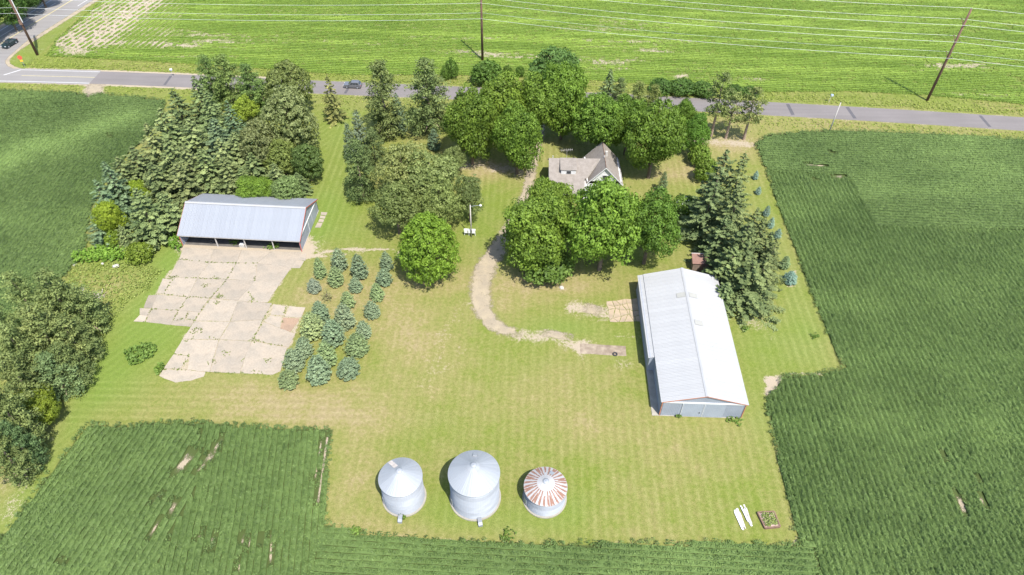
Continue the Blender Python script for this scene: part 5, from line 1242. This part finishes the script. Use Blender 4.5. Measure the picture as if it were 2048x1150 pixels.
for x, t_, b_, w, ph in ((1515, 341, 360, 13, 'farthest'), (1520, 373, 390, 14, 'second'), (1538, 411, 434, 17, 'third'), (1547, 434, 458, 16, 'fourth'), (1560, 457, 480, 18, 'fifth'), (1576, 512, 541, 25, 'sixth, greener'), (1586, 543, 572, 32, 'nearest and largest')):
    con('yspruce', 'blue_spruce', x, t_, b_, w, f'small silvery blue spruce beside the belt, {ph}', group='small blue spruces at the field edge', tint=(1.0, 1.2, 1.75) if 'greener' not in ph else (.9, .95, .8))
# pines at the left edge
for x, t_, b_, w, ph in ((82, 545, 705, 92, 'farthest, over the soybean field'), (15, 550, 700, 86, 'far left, cut by the frame'), (132, 578, 692, 92, 'farthest right, over the log'), (55, 615, 770, 100, 'middle'), (118, 640, 752, 84, 'right of middle'), (5, 655, 800, 84, 'left of middle, at the frame'), (88, 712, 812, 88, 'pale one above the yellow-green maple'), (-25, 620, 760, 80, 'outermost left'), (36, 690, 800, 92, 'lower middle'), (-30, 770, 925, 84, 'low one at the frame'), (-34, 862, 985, 72, 'lowest one at the frame'), (2, 715, 850, 86, 'filling the gap above the maple'), (110, 690, 790, 70, 'beside the log, right rim')):
    con('pine', 'pine_tree', x, t_, b_, w*1.1, 'bushy pine at the left edge of the picture, '+ph, group='pines at the left edge', tint=(.95, 1.05, 1.15) if 'pale' in ph else (1.0, 1.0, .9))
dec('maple', 'maple_tree', 72, 768, 845, 84, 'yellow-green maple in front of the left pines', 1.5, tint=(1.35, 1.15, .9))
con('pine', 'pine_tree', -10, 795, 905, 66, 'blue-green pine at the left edge below the maple', tint=(.85, 1.05, 1.2))
con('pine', 'pine_tree', 2, 850, 955, 60, 'dark pine at the lower left edge', tint=(.8, .95, 1.0))
dec('maple', 'maple_tree', 10, 884, 916, 34, 'small yellow-green sapling at the lower left edge', .8, tint=(1.4, 1.2, .9))
for x, t_, b_, w, ph in ((5, -40, 50, 66, 'left'), (38, -30, 24, 60, 'middle'), (75, -50, 6, 56, 'right'), (-40, -10, 72, 70, 'outermost left')):
    dec('maple', 'maple_tree', x, t_, b_, w, f'dark tree beyond the highway in the top left corner, {ph}', 1, group='trees beyond the highway', tint=(.42, .55, .8))

# ------------------------------------------------------------------ rough grass, weeds
def tufts(name, label, cat, poly=None, pts=None, n=1000, h=.4, leaf=.3, mat='weed', seed=1, k=4, w=.2, mask=None, tint=None):
    r = np.random.default_rng(seed)
    if poly is not None:
        P = np.array(poly); X = r.uniform(P[:, 0].min(), P[:, 0].max(), n*4); Y = r.uniform(P[:, 1].min(), P[:, 1].max(), n*4)
        q = inpoly(X, Y, poly)
        if mask is not None: q &= mask(X, Y, r)
        X, Y = X[q][:n], Y[q][:n]
    else: X, Y = pts
    V, F, vv = plants(X, Y, h, k, w, leaf, r, .5+r.random(len(X))); o = link(name, np_mesh(name, V, F, M[mat], fattr={'v': vv}))
    if tint: o.color = (*tint, 1)
    return stuff(o, label, cat)
tufts('tall_weeds', 'bright green bed of tall weeds in front of the grove', 'weeds', GP([(148, 512), (200, 498), (262, 502), (268, 515), (240, 524), (190, 526), (150, 530)]), n=500, h=1.0, leaf=.42, mat='shrub', seed=31, tint=(1.2, 1.3, 1))
tufts('tall_weeds', 'leafy green weeds at the left front corner of the open shed', 'weeds', GP([(338, 478), (362, 468), (368, 488), (360, 503), (340, 498)]), n=160, h=.9, leaf=.42, mat='shrub', seed=32, tint=(1.05, 1.2, .9))
tufts('tall_weeds', 'dark ferny weed clump on the grass left of the concrete yard', 'weeds', GP([(252, 706), (270, 697), (296, 690), (314, 694), (315, 708), (295, 722), (270, 732), (256, 728)]), n=210, h=.8, leaf=.4, mat='shrub', seed=33, tint=(.95, .95, 1.1), mask=lambda X, Y, r: r.random(len(X)) < .9)
tufts('tall_weeds', 'small green bush of weeds at the concrete yard corner', 'weeds', GP([(312, 740), (325, 728), (330, 735), (320, 750), (313, 750)]), n=60, h=.8, leaf=.36, mat='shrub', seed=34)
meadow = GP([(120, 565), (150, 530), (270, 526), (330, 540), (300, 580), (260, 600), (230, 640), (190, 690), (170, 720), (190, 640), (185, 605), (130, 590)])
tufts('rough_grass', 'pale rough grass between the left pines and the mown strip', 'grass', meadow, n=1100, h=.3, leaf=.3, seed=35, k=3, w=.25, tint=(1.15, 1.1, 1.0))
def verge_pts(n, seed):
    r = np.random.default_rng(seed); i = r.integers(0, len(road_c)-1, n); nn = ribbon(road_c, 1, 0)[1]
    s = np.where(r.random(n) < .65, 1, -1); off = s*(ROADW/2+.9+np.abs(r.normal(0, 3.2, n)))
    p = road_c[i]+(road_c[i+1]-road_c[i])*r.random((n, 1))+nn[i]*off[:, None]; X, Y = p[:, 0], p[:, 1]
    k = ~inpoly(X, Y, soy_poly) & ~inpoly(X, Y, lsoy_poly) & ~inpoly(X, Y, north_poly) & inview(X, Y) & (np.dot(p-dA, dn)*1.0 < 1e9) & (X > G(60, 120)[0]) & (segdist(X, Y, GP([(190, 165), (185, 195)])) > 2.6) & (segdist(X, Y, dl[:12]) > 2)
    return X[k], Y[k]
tufts('verge_grass', 'unmown yellow-green grass along both road verges', 'grass', pts=verge_pts(9000, 5), h=.26, leaf=.3, seed=36, k=3, w=.3, tint=(1.15, 1.1, .8))
cracks = [[gl[1][0], gl[1][1], gl[1][2], gl[1][3]], gl[2][:3], [gl[1][2], gl[2][2], gl[3][2], (520, 575), (470, 650)], gl[3][:3], [(165, 548), (360, 561)], [(430, 463), (364, 560), (300, 665)], [(320, 328), (250, 436)], [(1055, 515), (985, 640), (912, 780)], [(915, 780), (1040, 810), (1170, 836)],
          [(940, 215), (920, 370)], [(560, 755), (655, 775)], [(770, 912), (840, 915), (825, 945)], [(330, 885), (440, 897), (375, 990)], [(255, 997), (430, 1003)], [(560, 1020), (1060, 1033)], [(495, 680), (460, 780), (390, 790)], [(880, 420), (920, 490)], [(1160, 530), (1140, 605), (1125, 690)], [(900, 1010), (1000, 1020)], [(165, 545), (110, 650)], [(430, 565), (420, 620), (330, 634)], [(420, 624), (476, 636)]]
X_, Y_ = [], []; r = np.random.default_rng(12)
for c in cracks:
    P = GP([Z4(p) for p in c])
    for a, b in zip(P[:-1], P[1:]):
        L = np.linalg.norm(b-a); n = max(2, int(L*4.2)); u = r.random(n); u = u[(vnoise(u*L+a[0]*3, u*0+a[1], 1.1, 4) > .33)]
        q = a+(b-a)*u[:, None]+r.normal(0, .09, (len(u), 2)); X_ += list(q[:, 0]); Y_ += list(q[:, 1])
for x, y in ((665, 450), (672, 462), (720, 882), (640, 320), (615, 945), (912, 490), (915, 785), (1025, 930), (295, 320), (330, 315), (560, 380), (640, 500), (480, 720), (510, 700)):
    p = np.array(G(*Z4((x, y)))); q = p+r.normal(0, .35, (14, 2)); X_ += list(q[:, 0]); Y_ += list(q[:, 1])
tufts('crack_weeds', 'weeds growing in the cracks of the concrete yard', 'weeds', pts=(np.array(X_), np.array(Y_)), h=.15, leaf=.19, seed=37, k=3, w=.11, tint=(.75, .72, .8))
for i, (x, y, n, h, rr, lb) in enumerate(((712, 1064, 26, .9, .5, 'dark upright weed at the near edge of the bins lawn'), (1014, 1072, 30, .6, .8, 'low dark weed right of the largest bin'), (806, 1034, 14, .6, .35, 'small weed at the foot of the left bin'), (1355, 833, 20, .35, .5, 'weeds at the left of the barn doors'), (1465, 836, 46, .45, 1.2, 'weeds along the right of the barn doors'), (1490, 660, 24, .6, .6, 'pale weed clump right of the barn'), (1628, 674, 22, .4, .6, 'low green weed near the right soybean corner'), (545, 494, 40, .5, 1.0, 'weeds in the right bay mouth of the open shed'), (470, 486, 26, .4, .8, 'weeds in the middle bay mouth of the open shed'), (1410, 500, 40, 1.0, 1.2, 'yellowish weeds beside the garden shed'))):
    p = np.array(G(x, y)); q = p+r.normal(0, rr*.6, (n, 2)); tufts('weed_clump', lb, 'weeds', pts=(q[:, 0], q[:, 1]), h=h, leaf=.3, seed=50+i, k=4, w=.2, mat='shrub', tint=(.9, .9, .9))
